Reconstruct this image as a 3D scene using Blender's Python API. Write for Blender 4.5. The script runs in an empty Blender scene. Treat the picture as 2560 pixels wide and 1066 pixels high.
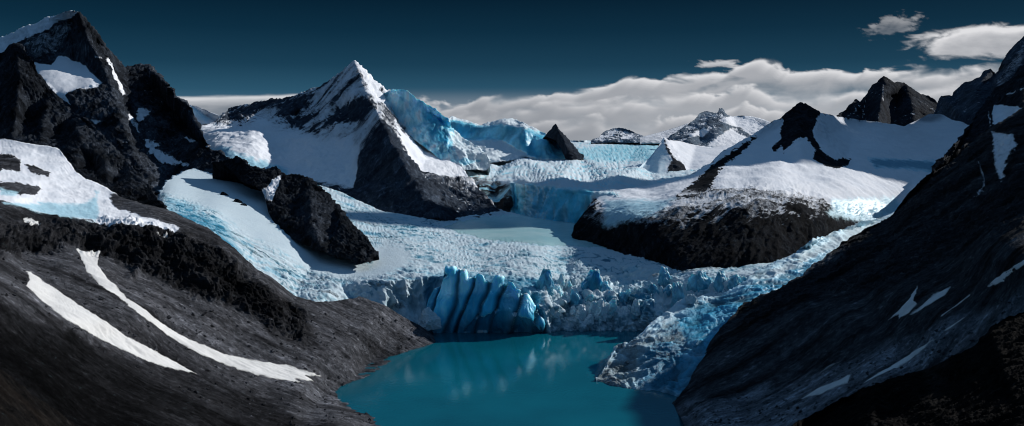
import bpy, math, random
import numpy as np
from mathutils import Vector
from mathutils.geometry import delaunay_2d_cdt

# ------------------------------------------------------------------ camera model
F, CX, HZ, H = 2100.0, 1280.0, 345.0, 4.0      # focal length (photo px), centre column, horizon row, eye height above the lake
REC = {}
scene = bpy.context.scene
col = scene.collection
rng = np.random.default_rng(7)

def at(px, py, Y):
    """point of the place seen at (px, py), Y units (100 m each) in front of the viewpoint"""
    return np.array([(px - CX) / F * Y, Y, H - (py - HZ) / F * Y])

def gz(px, py, z):
    """control point of known height z above the lake"""
    return (px, py, (H - z) * F / (py - HZ))

# ------------------------------------------------------------------ noise
PERM = np.tile(rng.permutation(256), 3).astype(np.int32)
GRAD = rng.normal(size=(256, 3)).astype(np.float32)
GRAD /= np.linalg.norm(GRAD, axis=1)[:, None]

def perlin(P):
    P = P.astype(np.float32)
    i = np.floor(P)
    f = P - i
    i = i.astype(np.int32) & 255
    u = f * f * f * (f * (f * 6 - 15) + 10)
    out = np.zeros(len(P), np.float32)
    for dx in (0, 1):
        a = PERM[i[:, 0] + dx]
        wx = u[:, 0] if dx else 1 - u[:, 0]
        for dy in (0, 1):
            b = PERM[a + ((i[:, 1] + dy) & 255)]
            wy = u[:, 1] if dy else 1 - u[:, 1]
            for dz in (0, 1):
                g = GRAD[PERM[b + ((i[:, 2] + dz) & 255)]]
                wz = u[:, 2] if dz else 1 - u[:, 2]
                d = g[:, 0] * (f[:, 0] - dx) + g[:, 1] * (f[:, 1] - dy) + g[:, 2] * (f[:, 2] - dz)
                out += wx * wy * wz * d
    return out * 1.6

def fbm(P, o=5, gain=0.5):
    s = np.zeros(len(P), np.float32); a = 1.0; n = 0
    for k in range(o):
        s += a * perlin(P + k * 17.3); n += a; a *= gain; P = P * 2.03
    return s / n

def ridged(P, o=5, gain=0.55):
    s = np.zeros(len(P), np.float32); a = 1.0; n = 0; w = np.ones(len(P), np.float32)
    for k in range(o):
        r = (1 - np.abs(perlin(P + k * 11.7))) ** 2
        s += a * r * w; n += a; w = np.clip(r * 1.3 + .4, 0, 1); a *= gain; P = P * 2.07
    return s / n * 2 - 0.9

def cells(P):
    """Worley noise on a 2-D layout: F1, F2 and a random number per cell"""
    q = np.floor(P[:, :2]); f1 = np.full(len(P), 9.); f2 = f1.copy(); cid = np.zeros(len(P))
    for dx in (-1, 0, 1):
        for dy in (-1, 0, 1):
            cx = (q[:, 0] + dx).astype(np.int64); cy = (q[:, 1] + dy).astype(np.int64)
            h = PERM[(PERM[cx & 255] + cy) & 255]
            ox = cx + (h / 255.0) * 0.9; oy = cy + (PERM[h + 37] / 255.0) * 0.9
            d = np.hypot(P[:, 0] - ox, P[:, 1] - oy)
            nearer = d < f1
            f2 = np.where(nearer, f1, np.minimum(f2, d))
            cid = np.where(nearer, PERM[h + 91] / 255.0, cid)
            f1 = np.where(nearer, d, f1)
    return f1, f2, cid

def sm(a, b, x):
    t = np.clip((x - a) / (b - a), 0, 1)
    return t * t * (3 - 2 * t)

def stretch(P, d, s):
    """squeeze the coordinate along direction d so that noise runs in streaks along it"""
    d = np.asarray(d, float); d = d / np.linalg.norm(d)
    k = P @ d
    return P + (k * (s - 1))[:, None] * d[None]

def poly_sd(px, py, poly):
    """signed distance to a polygon, positive inside"""
    p = np.asarray(poly, float); n = len(p)
    best = np.full(len(px), 1e9); ins = np.zeros(len(px), bool)
    for k in range(n):
        ax, ay = p[k]; bx, by = p[(k + 1) % n]
        ex, ey = bx - ax, by - ay; L = ex * ex + ey * ey + 1e-9
        t = np.clip(((px - ax) * ex + (py - ay) * ey) / L, 0, 1)
        best = np.minimum(best, np.hypot(px - ax - t * ex, py - ay - t * ey))
        c = ((ay > py) != (by > py))
        with np.errstate(divide='ignore', invalid='ignore'):
            xi = ax + (py - ay) * ex / (ey if ey else 1e-9)
        ins ^= c & (px < xi)
    return np.where(ins, best, -best)

def line_d(px, py, line):
    best = np.full(len(px), 1e9)
    for (ax, ay), (bx, by) in zip(line[:-1], line[1:]):
        ex, ey = bx - ax, by - ay; L = ex * ex + ey * ey + 1e-9
        t = np.clip(((px - ax) * ex + (py - ay) * ey) / L, 0, 1)
        best = np.minimum(best, np.hypot(px - ax - t * ex, py - ay - t * ey))
    return best

# ------------------------------------------------------------------ control net -> depth
def depth_field(px, py, lines, pts):
    V, W, E = [], [], []
    def add(p):
        for k, q in enumerate(V):
            if abs(q[0] - p[0]) < .5 and abs(q[1] - p[1]) < .5: return k
        V.append((p[0], p[1])); W.append(1.0 / p[2]); return len(V) - 1
    for ln in lines:
        idx = [add(p) for p in ln]
        E += [(a, b) for a, b in zip(idx[:-1], idx[1:]) if a != b]
    for p in pts: add(p)
    vo, eo, fo, ov, oe, of = delaunay_2d_cdt([Vector(v) for v in V], E, [], 0, 1e-4)
    w = []
    for k, src in enumerate(ov):
        if src: w.append(W[src[0]])
        else:                                     # crossing of two lines: nearest point's depth
            d = [(vo[k].x - v[0]) ** 2 + (vo[k].y - v[1]) ** 2 for v in V]; w.append(W[int(np.argmin(d))])
    best = np.full(len(px), -1e9); val = np.zeros(len(px))
    for f in fo:
        (x0, y0), (x1, y1), (x2, y2) = [tuple(vo[k]) for k in f[:3]]
        D = (y1 - y2) * (x0 - x2) + (x2 - x1) * (y0 - y2)
        if abs(D) < 1e-6: continue
        a = ((y1 - y2) * (px - x2) + (x2 - x1) * (py - y2)) / D
        b = ((y2 - y0) * (px - x2) + (x0 - x2) * (py - y2)) / D
        c = 1 - a - b
        m = np.minimum(np.minimum(a, b), c)
        hit = m > best
        aa, bb, cc = np.clip(a, 0, 1), np.clip(b, 0, 1), np.clip(c, 0, 1); t = aa + bb + cc
        v = (aa * w[f[0]] + bb * w[f[1]] + cc * w[f[2]]) / t
        val = np.where(hit, v, val); best = np.where(hit, m, best)
    return 1.0 / val

def blur2(a, n):
    for _ in range(n):
        p = np.pad(a, ((1, 1), (0, 0)), mode='edge'); a = (p[:-2] + 2 * p[1:-1] + p[2:]) / 4
        p = np.pad(a, ((0, 0), (1, 1)), mode='edge'); a = (p[:, :-2] + 2 * p[:, 1:-1] + p[:, 2:]) / 4
    return a

def grid_normals(G):
    du = np.gradient(G, axis=1); dv = np.gradient(G, axis=0)
    n = np.cross(du, dv); n /= np.linalg.norm(n, axis=2)[..., None] + 1e-9
    flip = (n[..., 1] > 0) & (np.abs(n[..., 2]) < .2) | (n[..., 2] < -.2)
    return np.where(flip[..., None], -n, n)

def link_grid(name, G, attrs, mat, parent=None, smooth=True):
    nv, nu = G.shape[:2]
    me = bpy.data.meshes.new(name)
    me.vertices.add(nv * nu)
    me.vertices.foreach_set('co', G.reshape(-1).astype(np.float32))
    k = np.arange(nv * nu).reshape(nv, nu)
    q = np.stack([k[:-1, :-1], k[1:, :-1], k[1:, 1:], k[:-1, 1:]], -1).reshape(-1, 4)
    me.loops.add(q.size); me.polygons.add(len(q))
    me.loops.foreach_set('vertex_index', q.reshape(-1).astype(np.int32))
    me.polygons.foreach_set('loop_start', (np.arange(len(q)) * 4).astype(np.int32))
    me.polygons.foreach_set('loop_total', np.full(len(q), 4, np.int32))
    me.polygons.foreach_set('use_smooth', np.full(len(q), smooth))
    me.update(calc_edges=True)
    for n, a in attrs.items():
        at_ = me.attributes.new(n, 'FLOAT', 'POINT')
        at_.data.foreach_set('value', a.reshape(-1).astype(np.float32))
    me.materials.append(mat)
    o = bpy.data.objects.new(name, me); col.objects.link(o)
    if parent: o.parent = parent
    return o

def tag(o, label=None, cat=None, group=None, kind=None):
    for k, v in (('label', label), ('category', cat), ('group', group), ('kind', kind)):
        if v: o[k] = v
    return o

def relief(name, mat, top, bot, lines=(), pts=(), step=3.0, soft=2, hfun=None, paint=(), post=None,
           back=0.9, drop=5.0, base=(0, 0, .5), parent=None, jag=0.0, melt=None, pdir=None, vary=.7):
    """A landform: rows of points from its skyline (top) down to its foot (bot), shaped by ridge lines and
    spot heights (px, py, distance), closed by a far slope behind the skyline, then roughened along its normals."""
    top = np.array(top, float); bot = np.array(bot, float)
    x0, x1 = max(top[0, 0], bot[0, 0]), min(top[-1, 0], bot[-1, 0])
    nu = int((x1 - x0) / step) + 2
    xs = np.linspace(x0, x1, nu)
    ty = np.interp(xs, top[:, 0], top[:, 1]); by = np.interp(xs, bot[:, 0], bot[:, 1])
    if jag:
        ty = ty + jag * fbm(np.stack([xs / 22., xs * 0, xs * 0 + len(name)], 1), 5, .65)
    by = np.maximum(by, ty + .5)
    nv = max(6, int((by - ty).max() / step) + 2)
    v = np.linspace(0, 1, nv)
    PY = ty[None] + v[:, None] * (by - ty)[None]; PX = np.broadcast_to(xs[None], PY.shape).copy()
    # distance is laid out on an even lattice, softened there where snow has smoothed the ground
    lx = np.arange(x0 - 40, x1 + 44, 4.0); ly = np.arange(ty.min() - 40, by.max() + 44, 4.0)
    LX, LY = np.meshgrid(lx, ly)
    W = 1 / depth_field(LX.ravel(), LY.ravel(), lines, pts).reshape(LX.shape)
    if soft: W = blur2(W, soft)
    if melt is not None:
        ms = blur2(melt[1](LX.ravel(), LY.ravel(), None).reshape(LX.shape), 10)
        W = blur2(W, melt[0]) * ms + (1 - ms) * W
    gx = (PX - lx[0]) / 4.0; gy = (PY - ly[0]) / 4.0
    ix = np.clip(gx.astype(int), 0, len(lx) - 2); iy = np.clip(gy.astype(int), 0, len(ly) - 2)
    fx = gx - ix; fy = gy - iy
    Y = 1 / (W[iy, ix] * (1 - fx) * (1 - fy) + W[iy, ix + 1] * fx * (1 - fy) + W[iy + 1, ix] * (1 - fx) * fy + W[iy + 1, ix + 1] * fx * fy)
    G = np.stack([(PX - CX) / F * Y, Y, H - (PY - HZ) / F * Y], -1)
    # the far side
    t = np.linspace(0, 1, 16)[1:] ** 1.7 * drop
    edge = G[0]
    B = np.stack([edge + np.array([0, 1, 0]) * s * 1.0 - np.array([0, 0, 1]) * (s * back) for s in t[::-1]], 0)
    dirx = edge[:, 0] / edge[:, 1]
    for k, s in enumerate(t[::-1]): B[k, :, 0] += dirx * s
    G = np.concatenate([B, G], 0)
    PXa = np.concatenate([np.broadcast_to(xs[None], (len(t), nu)), PX], 0)
    PYa = np.concatenate([np.broadcast_to(ty[None], (len(t), nu)) - .5, PY], 0)
    Nb = grid_normals(np.stack([blur2(G[..., c], 6) for c in range(3)], -1))
    P = G.reshape(-1, 3); px = PXa.ravel(); py = PYa.ravel(); N = Nb.reshape(-1, 3)
    ym = float(np.median(Y)); unit = ym / F         # world size of one photo pixel here
    h = np.zeros(len(P)); aux = {}
    if hfun is not None:
        r = hfun(P, px, py, N, unit)
        h, aux = r if isinstance(r, tuple) else (r, {})
        P = P + N * (h * unit)[:, None]
    G2 = P.reshape(G.shape)
    N2 = grid_normals(G2).reshape(-1, 3)
    A = {'snow': np.full(len(P), float(base[0])), 'ice': np.full(len(P), float(base[1])), 'tone': np.full(len(P), float(base[2]))}
    for p in paint:
        kind, poly, val, edge, jit = p[:5]; lam = p[5] if len(p) > 5 else 30.
        Q = P / (unit * lam) if pdir is None else stretch(P / (unit * lam), pdir, .22) * 1.5
        sd = poly_sd(px, py, poly) if kind[0] != '-' else (p[6] if len(p) > 6 else 6.) - line_d(px, py, poly)
        kind = kind.lstrip('-')
        sd = sd + jit * fbm(Q + 3.1, 4, .6)
        m = sm(-edge, edge, sd)
        A[kind] = A[kind] * (1 - m) + val * m
    A['tone'] = A['tone'] * np.clip(1 + vary * 1.5 * fbm(P / (unit * 55) * np.array([1, 1, .3]) + 21, 5, .6), .25, 2.6)
    if post is not None: post(A, P, px, py, N2, h, unit, aux)
    o = link_grid(name, G2, {k: np.clip(a, 0, 3) for k, a in A.items()}, mat, parent)
    REC[o.name] = (G2, PXa, PYa, unit)
    return o

# ------------------------------------------------------------------ materials
def nt(mat):
    mat.use_nodes = True
    t = mat.node_tree; t.nodes.clear(); return t

class NB:
    """small helper to write node trees"""
    def __init__(s, tree): s.t = tree
    def n(s, typ, **kw):
        k = s.t.nodes.new(typ)
        for a, v in kw.items():
            setattr(k, a, v)
        return k
    def link(s, a, b): s.t.links.new(a, b)
    def math(s, op, a, b=None, c=None, clamp=False):
        k = s.n('ShaderNodeMath', operation=op, use_clamp=clamp)
        for i, v in enumerate((a, b, c)):
            if v is None: continue
            if isinstance(v, (int, float)): k.inputs[i].default_value = v
            else: s.link(v, k.inputs[i])
        return k.outputs[0]
    def step(s, x, a, b):
        k = s.n('ShaderNodeMapRange', interpolation_type='SMOOTHSTEP')
        s.link(x, k.inputs['Value']); k.inputs['From Min'].default_value = a; k.inputs['From Max'].default_value = b
        return k.outputs['Result']
    def mix(s, f, a, b, blend='MIX'):
        k = s.n('ShaderNodeMix', data_type='RGBA', blend_type=blend)
        for sock, v in ((k.inputs[0], f), (k.inputs[6], a), (k.inputs[7], b)):
            if isinstance(v, (int, float)): sock.default_value = v
            elif isinstance(v, tuple): sock.default_value = (*v, 1)
            else: s.link(v, sock)
        return k.outputs[2]
    def noise(s, vec, scale, detail=8, rough=.6, dist=0.):
        k = s.n('ShaderNodeTexNoise'); s.link(vec, k.inputs['Vector'])
        k.inputs['Scale'].default_value = scale; k.inputs['Detail'].default_value = detail
        k.inputs['Roughness'].default_value = rough; k.inputs['Distortion'].default_value = dist
        return k.outputs['Fac']
    def attr(s, name):
        k = s.n('ShaderNodeAttribute', attribute_name=name); return k.outputs['Fac']

def terrain_mat(name, scale, rock_lo=(.006, .007, .009), rock_hi=(.040, .041, .046), warm=.3, bump=.5,
                snow_col=(.80, .82, .86), ice_pale=(.42, .66, .76), ice_deep=(.012, .17, .29), zs=.5, spec=.25, sss=0., streak=None, ice_tone=False, grit=.4):
    m = bpy.data.materials.new(name); b = NB(nt(m))
    tc = b.n('ShaderNodeTexCoord').outputs['Object']
    mp = b.n('ShaderNodeMapping'); b.link(tc, mp.inputs[0]); mp.inputs['Scale'].default_value = (1, 1, zs)
    v = mp.outputs[0]
    n1 = b.noise(v, scale, 10, .72, .3); n2 = b.noise(v, scale * 5.3, 8, .7); n3 = b.noise(tc, scale * .22, 6, .6)
    snow, ice, tone = b.attr('snow'), b.attr('ice'), b.attr('tone')
    ms = b.n('ShaderNodeMapping'); b.link(tc, ms.inputs[0])
    if streak is None: ms.inputs['Scale'].default_value = (1, 1, .13)
    else:                                                   # streaks run down the fall line of the slope
        vd = Vector(streak).normalized(); ms.inputs['Rotation'].default_value = vd.to_track_quat('X', 'Z').to_matrix().transposed().to_euler(); ms.inputs['Scale'].default_value = (.07, 1, 1)
    n4 = b.noise(ms.outputs[0], scale * 1.7, 7, .72, .2)
    rk = b.mix(b.step(b.math('ADD', b.math('MULTIPLY', n1, .6), b.math('MULTIPLY', n4, .4)), .34, .70), rock_lo, rock_hi)
    rk = b.mix(b.math('MULTIPLY', b.step(n4, .55, .68), .6), rk, tuple(c * 2.3 for c in rock_hi))
    rk = b.mix(b.math('MULTIPLY', b.step(n2, .46, .6), grit), rk, tuple(c * .25 for c in rock_lo))
    rk = b.mix(b.math('MULTIPLY', b.step(b.noise(tc, scale * 9, 4, .6), .6, .68), grit * .8), rk, tuple(c * 2.4 for c in rock_hi))
    rk = b.mix(b.math('MULTIPLY', b.step(n3, .45, .7), warm), rk, (rock_hi[0] * 1.15, rock_hi[1] * .95, rock_hi[2] * .78))
    k = b.n('ShaderNodeVectorMath', operation='SCALE'); b.link(rk, k.inputs[0]); b.link(b.math('MULTIPLY', tone, 2.0), k.inputs['Scale'])
    rk = k.outputs[0]
    sn = b.mix(b.step(n2, .25, .8), snow_col, tuple(c * .86 for c in snow_col))
    sn = b.mix(b.math('MULTIPLY', b.step(n3, .4, .75), .35), sn, (snow_col[0] * .72, snow_col[1] * .78, snow_col[2] * .84))
    jit = b.math('ADD', b.math('MULTIPLY', b.math('SUBTRACT', n1, .5), .9), b.math('MULTIPLY', b.math('SUBTRACT', n2, .5), .5))
    sf = b.step(b.math('ADD', snow, jit), .30, .70)
    c = b.mix(sf, rk, sn)
    icec = b.mix(b.step(b.math('ADD', ice, b.math('MULTIPLY', jit, .45)), .25, 1.0), ice_pale, ice_deep)
    if ice_tone:
        k = b.n('ShaderNodeVectorMath', operation='SCALE'); b.link(icec, k.inputs[0]); b.link(b.math('MULTIPLY', tone, 2.0), k.inputs['Scale']); icec = k.outputs[0]
    icf = b.step(b.math('ADD', ice, b.math('MULTIPLY', jit, .5)), .05, .45)
    c = b.mix(icf, c, icec)
    p = b.n('ShaderNodeBsdfPrincipled'); b.link(c, p.inputs['Base Color'])
    b.link(b.math('SUBTRACT', .9, b.math('MULTIPLY', icf, .42)), p.inputs['Roughness'])
    b.link(b.math('ADD', .02, b.math('MULTIPLY', icf, spec)), p.inputs['Specular IOR Level'])
    if sss:
        p.subsurface_method = 'RANDOM_WALK'; b.link(b.math('MULTIPLY', icf, sss), p.inputs['Subsurface Weight'])
        p.inputs['Subsurface Radius'].default_value = (.12, .5, .8); p.inputs['Subsurface Scale'].default_value = .28
    bp = b.n('ShaderNodeBump'); bp.inputs['Strength'].default_value = bump; bp.inputs['Distance'].default_value = .5 / scale
    hh = b.math('ADD', b.math('ADD', n1, b.math('MULTIPLY', n2, .35)), b.math('MULTIPLY', n4, .7))
    b.link(b.math('MULTIPLY', hh, b.math('SUBTRACT', 1.0, b.math('MULTIPLY', sf, .8))), bp.inputs['Height'])
    b.link(bp.outputs[0], p.inputs['Normal'])
    o = b.n('ShaderNodeOutputMaterial'); b.link(p.outputs[0], o.inputs[0])
    return m

P0, P1 = at(200, 640, 12.4), at(800, 955, 13.0)
fall_l = P1 - P0
P0, P1 = at(2440, 560, 13), at(1760, 990, 12.7)
fall_r = P1 - P0
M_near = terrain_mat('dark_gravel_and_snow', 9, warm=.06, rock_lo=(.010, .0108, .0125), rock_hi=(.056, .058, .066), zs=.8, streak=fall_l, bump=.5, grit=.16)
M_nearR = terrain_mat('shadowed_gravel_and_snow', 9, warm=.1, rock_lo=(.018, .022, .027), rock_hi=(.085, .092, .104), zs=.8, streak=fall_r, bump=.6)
M_crag = terrain_mat('brown_black_crag', 9, warm=.3, rock_lo=(.006, .006, .007), rock_hi=(.034, .031, .029), bump=.8)
M_mid = terrain_mat('black_rock_and_snow', 5, rock_lo=(.005, .0065, .009), rock_hi=(.050, .060, .077), warm=.06)
M_far = terrain_mat('blue_black_rock_and_snow', 2.6, rock_lo=(.011, .016, .025), rock_hi=(.050, .064, .086), warm=.1)  # rock blue partly stands for haze over the far pyramid
M_dist = terrain_mat('hazy_rock_and_snow', 1.0, rock_lo=(.045, .066, .092), rock_hi=(.11, .14, .175), warm=0)  # blue haze of distance mixed into the rock colour
M_glac = terrain_mat('glacier_ice', 7, snow_col=(.54, .645, .70), ice_pale=(.38, .575, .66), ice_deep=(.015, .22, .36), zs=1, bump=.9, ice_tone=True, spec=.4)
M_plat = terrain_mat('plateau_ice', 3, snow_col=(.66, .75, .80), ice_pale=(.40, .70, .80), ice_deep=(.04, .40, .56), ice_tone=True, zs=1, bump=.8, spec=.4)
M_cliff = terrain_mat('blue_ice_cliff', 5, snow_col=(.70, .78, .82), ice_pale=(.38, .76, .88), ice_deep=(.02, .33, .52), sss=.25, ice_tone=True, zs=.35, bump=.7, spec=.5)

# ------------------------------------------------------------------ relief functions
def rock(lam, amp, zs=.45, octv=7, low=.7, dirn=None, s=.3, sharp=1.0, fine=.24, ledge=.8):
    def f(P, px, py, N, u):
        Q = P / (u * lam)
        if dirn is not None: Q = stretch(Q, dirn, s)
        else: Q = Q * np.array([1, 1, zs])
        w = np.stack([fbm(Q * 1.3 + 40, 3), fbm(Q * 1.3 + 80, 3), fbm(Q * 1.3 + 120, 3)], 1)
        r = ridged(Q + w * .45, octv, .6 * sharp)
        l = fbm(Q * .45 + 9, 3)
        Q2 = P / (u * 13) * np.array([1, 1, .12]) if dirn is None else stretch(P / (u * 15), dirn, .12)
        r2 = ridged(Q2 + w * .5, 4, .6)
        fac = np.floor(fbm(Q * 1.7 + w * .3 + 31, 3) * 6 + .35 * fbm(Q * 6, 2)) / 6
        return amp * (r * .8 + low * l + fine * r2 + ledge * fac), {'r': r, 'l': l, 'r2': r2}
    return f

def blend(fa, fb, wfun):
    def f(P, px, py, N, u):
        ha, aa = fa(P, px, py, N, u); hb, ab = fb(P, px, py, N, u)
        w = wfun(px, py, P)
        aux = {k: aa[k] * (1 - w) + ab.get(k, 0) * w for k in aa}
        aux['w'] = w
        return ha * (1 - w) + hb * w, aux
    return f

def snowy(lam=120, amp=4):
    def f(P, px, py, N, u):
        Q = P / (u * lam)
        l = fbm(Q, 4, .45); r = ridged(Q * 3 * np.array([1, 1, .4]), 4)
        return amp * (l + .22 * r), {'r': r, 'l': l, 'r2': r}
    return f

def inpoly(poly, edge=10, jit=0):
    def w(px, py, P):
        sd = poly_sd(px, py, poly)
        if jit: sd = sd + jit * fbm(np.stack([px, py, px * 0], 1) / 40., 4)
        return sm(-edge, edge, sd)
    return w

def dusting(lo, hi, amt=1., grain=.35):
    """snow caught on flat ledges and in hollows"""
    def f(A, P, px, py, N, h, u, aux):
        q = N[:, 2] - .35 * aux['r'] - .22 * aux['r2'] + grain * fbm(P / (u * 14), 4, .7)
        s = sm(lo, hi, q) * amt
        A['snow'] = np.maximum(A['snow'], s)
    return f

STRIPS = []
def peel(o, poly, name, label, group, lift=1.2, jit=3., width=None, snow=1.0, cat='snow patch', parent=None, keep=False):
    """a snow patch lying on a slope: follows the slope's surface just above it, as its own object"""
    G, px, py, u = REC[o.name]
    if width is None: STRIPS.append(poly)
    sd = poly_sd(px.ravel(), py.ravel(), poly) if width is None else width - line_d(px.ravel(), py.ravel(), poly)
    sd = (sd + jit * fbm(np.stack([px.ravel(), py.ravel(), px.ravel() * 0], 1) / 18., 3, .6)).reshape(px.shape)
    q = np.minimum(np.minimum(sd[:-1, :-1], sd[1:, :-1]), np.minimum(sd[1:, 1:], sd[:-1, 1:])) > 0
    k = np.arange(px.size).reshape(px.shape)
    f = np.stack([k[:-1, :-1], k[1:, :-1], k[1:, 1:], k[:-1, 1:]], -1)[q]
    if len(f) == 0: return None
    ids, inv = np.unique(f, return_inverse=True); f = inv.reshape(f.shape)
    N = grid_normals(G).reshape(-1, 3)[ids]
    thick = np.clip(sd.ravel()[ids] / 5., 0.15, 1) * lift * u
    V = G.reshape(-1, 3)[ids] + N * thick[:, None]
    me = bpy.data.meshes.new(name); me.from_pydata(V.tolist(), [], f.tolist()); me.update()
    me.polygons.foreach_set('use_smooth', np.full(len(f), True))
    a = me.attributes.new('snow', 'FLOAT', 'POINT'); a.data.foreach_set('value', (snow * (.35 + .65 * sm(0, 5, sd.ravel()[ids]))).astype(np.float32))
    if keep:                                              # a part of the landform with the landform's own surface
        for n in ('snow', 'ice', 'tone'):
            src = np.zeros(px.size, np.float32); o.data.attributes[n].data.foreach_get('value', src)
            a = me.attributes.get(n) or me.attributes.new(n, 'FLOAT', 'POINT'); a.data.foreach_set('value', src[ids])
    me.materials.append(o.data.materials[0] if keep else M_snow)
    ob = bpy.data.objects.new(name, me); col.objects.link(ob)
    if parent: ob.parent = parent; return ob
    return tag(ob, label, cat, group)

def simple_snow():
    m = bpy.data.materials.new('old_snow'); b = NB(nt(m))
    tc = b.n('ShaderNodeTexCoord').outputs['Object']
    n = b.noise(tc, 3, 8, .65); n2 = b.noise(tc, 30, 6, .7)
    c = b.mix(b.step(n, .35, .75), (.66, .66, .65), (.52, .52, .515))
    c = b.mix(b.math('MULTIPLY', b.step(n2, .5, .8), .25), c, (.40, .39, .38))
    c = b.mix(b.step(b.math('ADD', b.attr('snow'), b.math('MULTIPLY', b.math('SUBTRACT', n2, .5), .9)), .2, .85), (.09, .088, .085), c)
    p = b.n('ShaderNodeBsdfPrincipled'); b.link(c, p.inputs['Base Color']); p.inputs['Roughness'].default_value = .85
    bp = b.n('ShaderNodeBump'); bp.inputs['Strength'].default_value = .25; bp.inputs['Distance'].default_value = .05
    b.link(n2, bp.inputs['Height']); b.link(bp.outputs[0], p.inputs['Normal'])
    o = b.n('ShaderNodeOutputMaterial'); b.link(p.outputs[0], o.inputs[0]); return m
M_snow = simple_snow()

# ================================================================== THE PLACE
# ---- far and middle mountains
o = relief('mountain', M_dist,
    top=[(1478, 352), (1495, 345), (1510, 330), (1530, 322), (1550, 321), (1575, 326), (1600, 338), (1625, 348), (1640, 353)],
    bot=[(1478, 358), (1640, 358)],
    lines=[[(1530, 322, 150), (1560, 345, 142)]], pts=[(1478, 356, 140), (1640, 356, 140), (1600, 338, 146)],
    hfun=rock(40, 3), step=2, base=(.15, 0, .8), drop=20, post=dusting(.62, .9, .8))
tag(o, 'small low blue-grey hill standing alone on the far ice horizon', 'mountain')

o = relief('mountain', M_dist,
    top=[(1600, 343), (1640, 334), (1665, 326), (1690, 320), (1715, 310), (1735, 308), (1760, 305), (1785, 298), (1810, 296), (1840, 292), (1870, 290), (1900, 296), (1925, 305), (1960, 320)],
    bot=[(1600, 360), (1960, 360)],
    lines=[[(1715, 310, 150), (1730, 350, 135)]], pts=[(1600, 358, 130), (1960, 358, 130), (1870, 292, 150), (1840, 340, 138)],
    hfun=rock(40, 2), step=2.5, base=(.6, 0, .9), drop=20)
tag(o, 'low bright snow hills on the horizon behind the grey twin-ridged mountain', 'mountain')

o = relief('mountain', M_dist,
    top=[(1655, 358), (1680, 338), (1710, 318), (1735, 300), (1750, 285), (1765, 278), (1780, 280), (1793, 284), (1800, 272), (1806, 271), (1815, 286), (1830, 292), (1850, 289), (1875, 292), (1895, 306), (1920, 325), (1945, 345), (1980, 360)],
    bot=[(1655, 372), (1740, 374), (1850, 374), (1980, 374)],
    lines=[[(1765, 278, 92), (1745, 320, 86), (1720, 355, 80)], [(1804, 271, 95), (1820, 300, 88), (1790, 340, 82), (1765, 366, 78)],
           [(1830, 291, 96), (1840, 320, 90), (1900, 360, 84)]],
    pts=[(1655, 366, 82), (1760, 350, 84), (1745, 366, 80), (1980, 366, 84), (1690, 345, 84), (1880, 366, 81), (1875, 292, 96)],
    hfun=rock(34, 3, .4), step=2.2, base=(.08, 0, .75), drop=16, soft=1,
    paint=[('snow', [(1795, 300), (1830, 290), (1880, 292), (1920, 325), (1880, 340), (1850, 320), (1815, 310)], 1.0, 4, 6),
           ('snow', [(1700, 340), (1760, 345), (1775, 325), (1760, 320), (1720, 335)], .8, 4, 8),
           ('snow', [(1770, 362), (1830, 318), (1870, 345), (1860, 374), (1760, 374)], .85, 5, 8),
           ('snow', [(1655, 360), (1720, 356), (1745, 374), (1655, 374)], .8, 4, 6)], post=dusting(.75, 1.0, .7))
tag(o, 'grey rocky twin-ridged mountain with snowy right shoulder in the far middle distance', 'mountain')

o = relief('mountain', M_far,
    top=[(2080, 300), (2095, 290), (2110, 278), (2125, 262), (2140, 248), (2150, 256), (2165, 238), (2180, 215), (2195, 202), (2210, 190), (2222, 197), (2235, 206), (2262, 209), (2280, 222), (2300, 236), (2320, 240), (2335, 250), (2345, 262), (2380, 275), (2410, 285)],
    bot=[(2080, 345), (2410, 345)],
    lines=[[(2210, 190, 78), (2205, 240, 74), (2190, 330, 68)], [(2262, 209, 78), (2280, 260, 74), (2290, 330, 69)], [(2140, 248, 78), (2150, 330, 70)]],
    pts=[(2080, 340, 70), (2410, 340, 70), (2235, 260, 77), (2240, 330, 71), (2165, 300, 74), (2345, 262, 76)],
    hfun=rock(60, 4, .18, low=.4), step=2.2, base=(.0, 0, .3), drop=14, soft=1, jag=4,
    paint=[('-snow', [(2208, 212), (2207, 252)], .8, 1.2, .8, 20, 1.2), ('-snow', [(2165, 240), (2155, 302)], .6, 1, .8, 20, .8),
           ('-snow', [(2263, 212), (2258, 255)], .45, 1, .8, 20, .8), ('-snow', [(2184, 215), (2192, 290)], .4, 1, 1, 20, .6)],
    post=dusting(.72, 1.15, .8))
tag(o, 'dark blue-black rock pyramid standing before the cloud bank at right', 'mountain')

o = relief('mountain', M_far,
    top=[(2335, 290), (2345, 262), (2352, 240), (2368, 238), (2380, 240), (2392, 222), (2412, 206), (2430, 202), (2448, 194), (2462, 178), (2476, 173), (2488, 186), (2497, 176), (2508, 155), (2524, 128), (2540, 112), (2560, 96), (2620, 40), (2700, -40), (2900, -320), (3200, -420), (3500, -300)],  # unseen summit beyond the right edge, raised to shade the central snow
    bot=[(2335, 345), (2560, 345), (3500, 345)],
    lines=[[(2476, 173, 58), (2440, 230, 55), (2400, 285, 51)], [(2560, 96, 57), (2530, 160, 54), (2490, 230, 50), (2450, 300, 46)], [(2488, 186, 59), (2480, 240, 53)]],
    pts=[(2335, 340, 56), (2352, 240, 62), (2412, 206, 61), (2900, -320, 60), (3500, 340, 50), (2560, 340, 44), (2400, 340, 50), (3200, -420, 60)],
    hfun=rock(70, 6, 1, dirn=(-.5, -.3, -.8), s=.25), step=3, base=(.2, 0, .75), drop=20, soft=1,
    paint=[('snow', [(2500, 200), (2560, 110), (2700, 0), (2700, 200), (2560, 160), (2500, 235), (2470, 270)], .42, 10, 25, 12)],
    post=dusting(.8, 1.2, .6))
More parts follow.
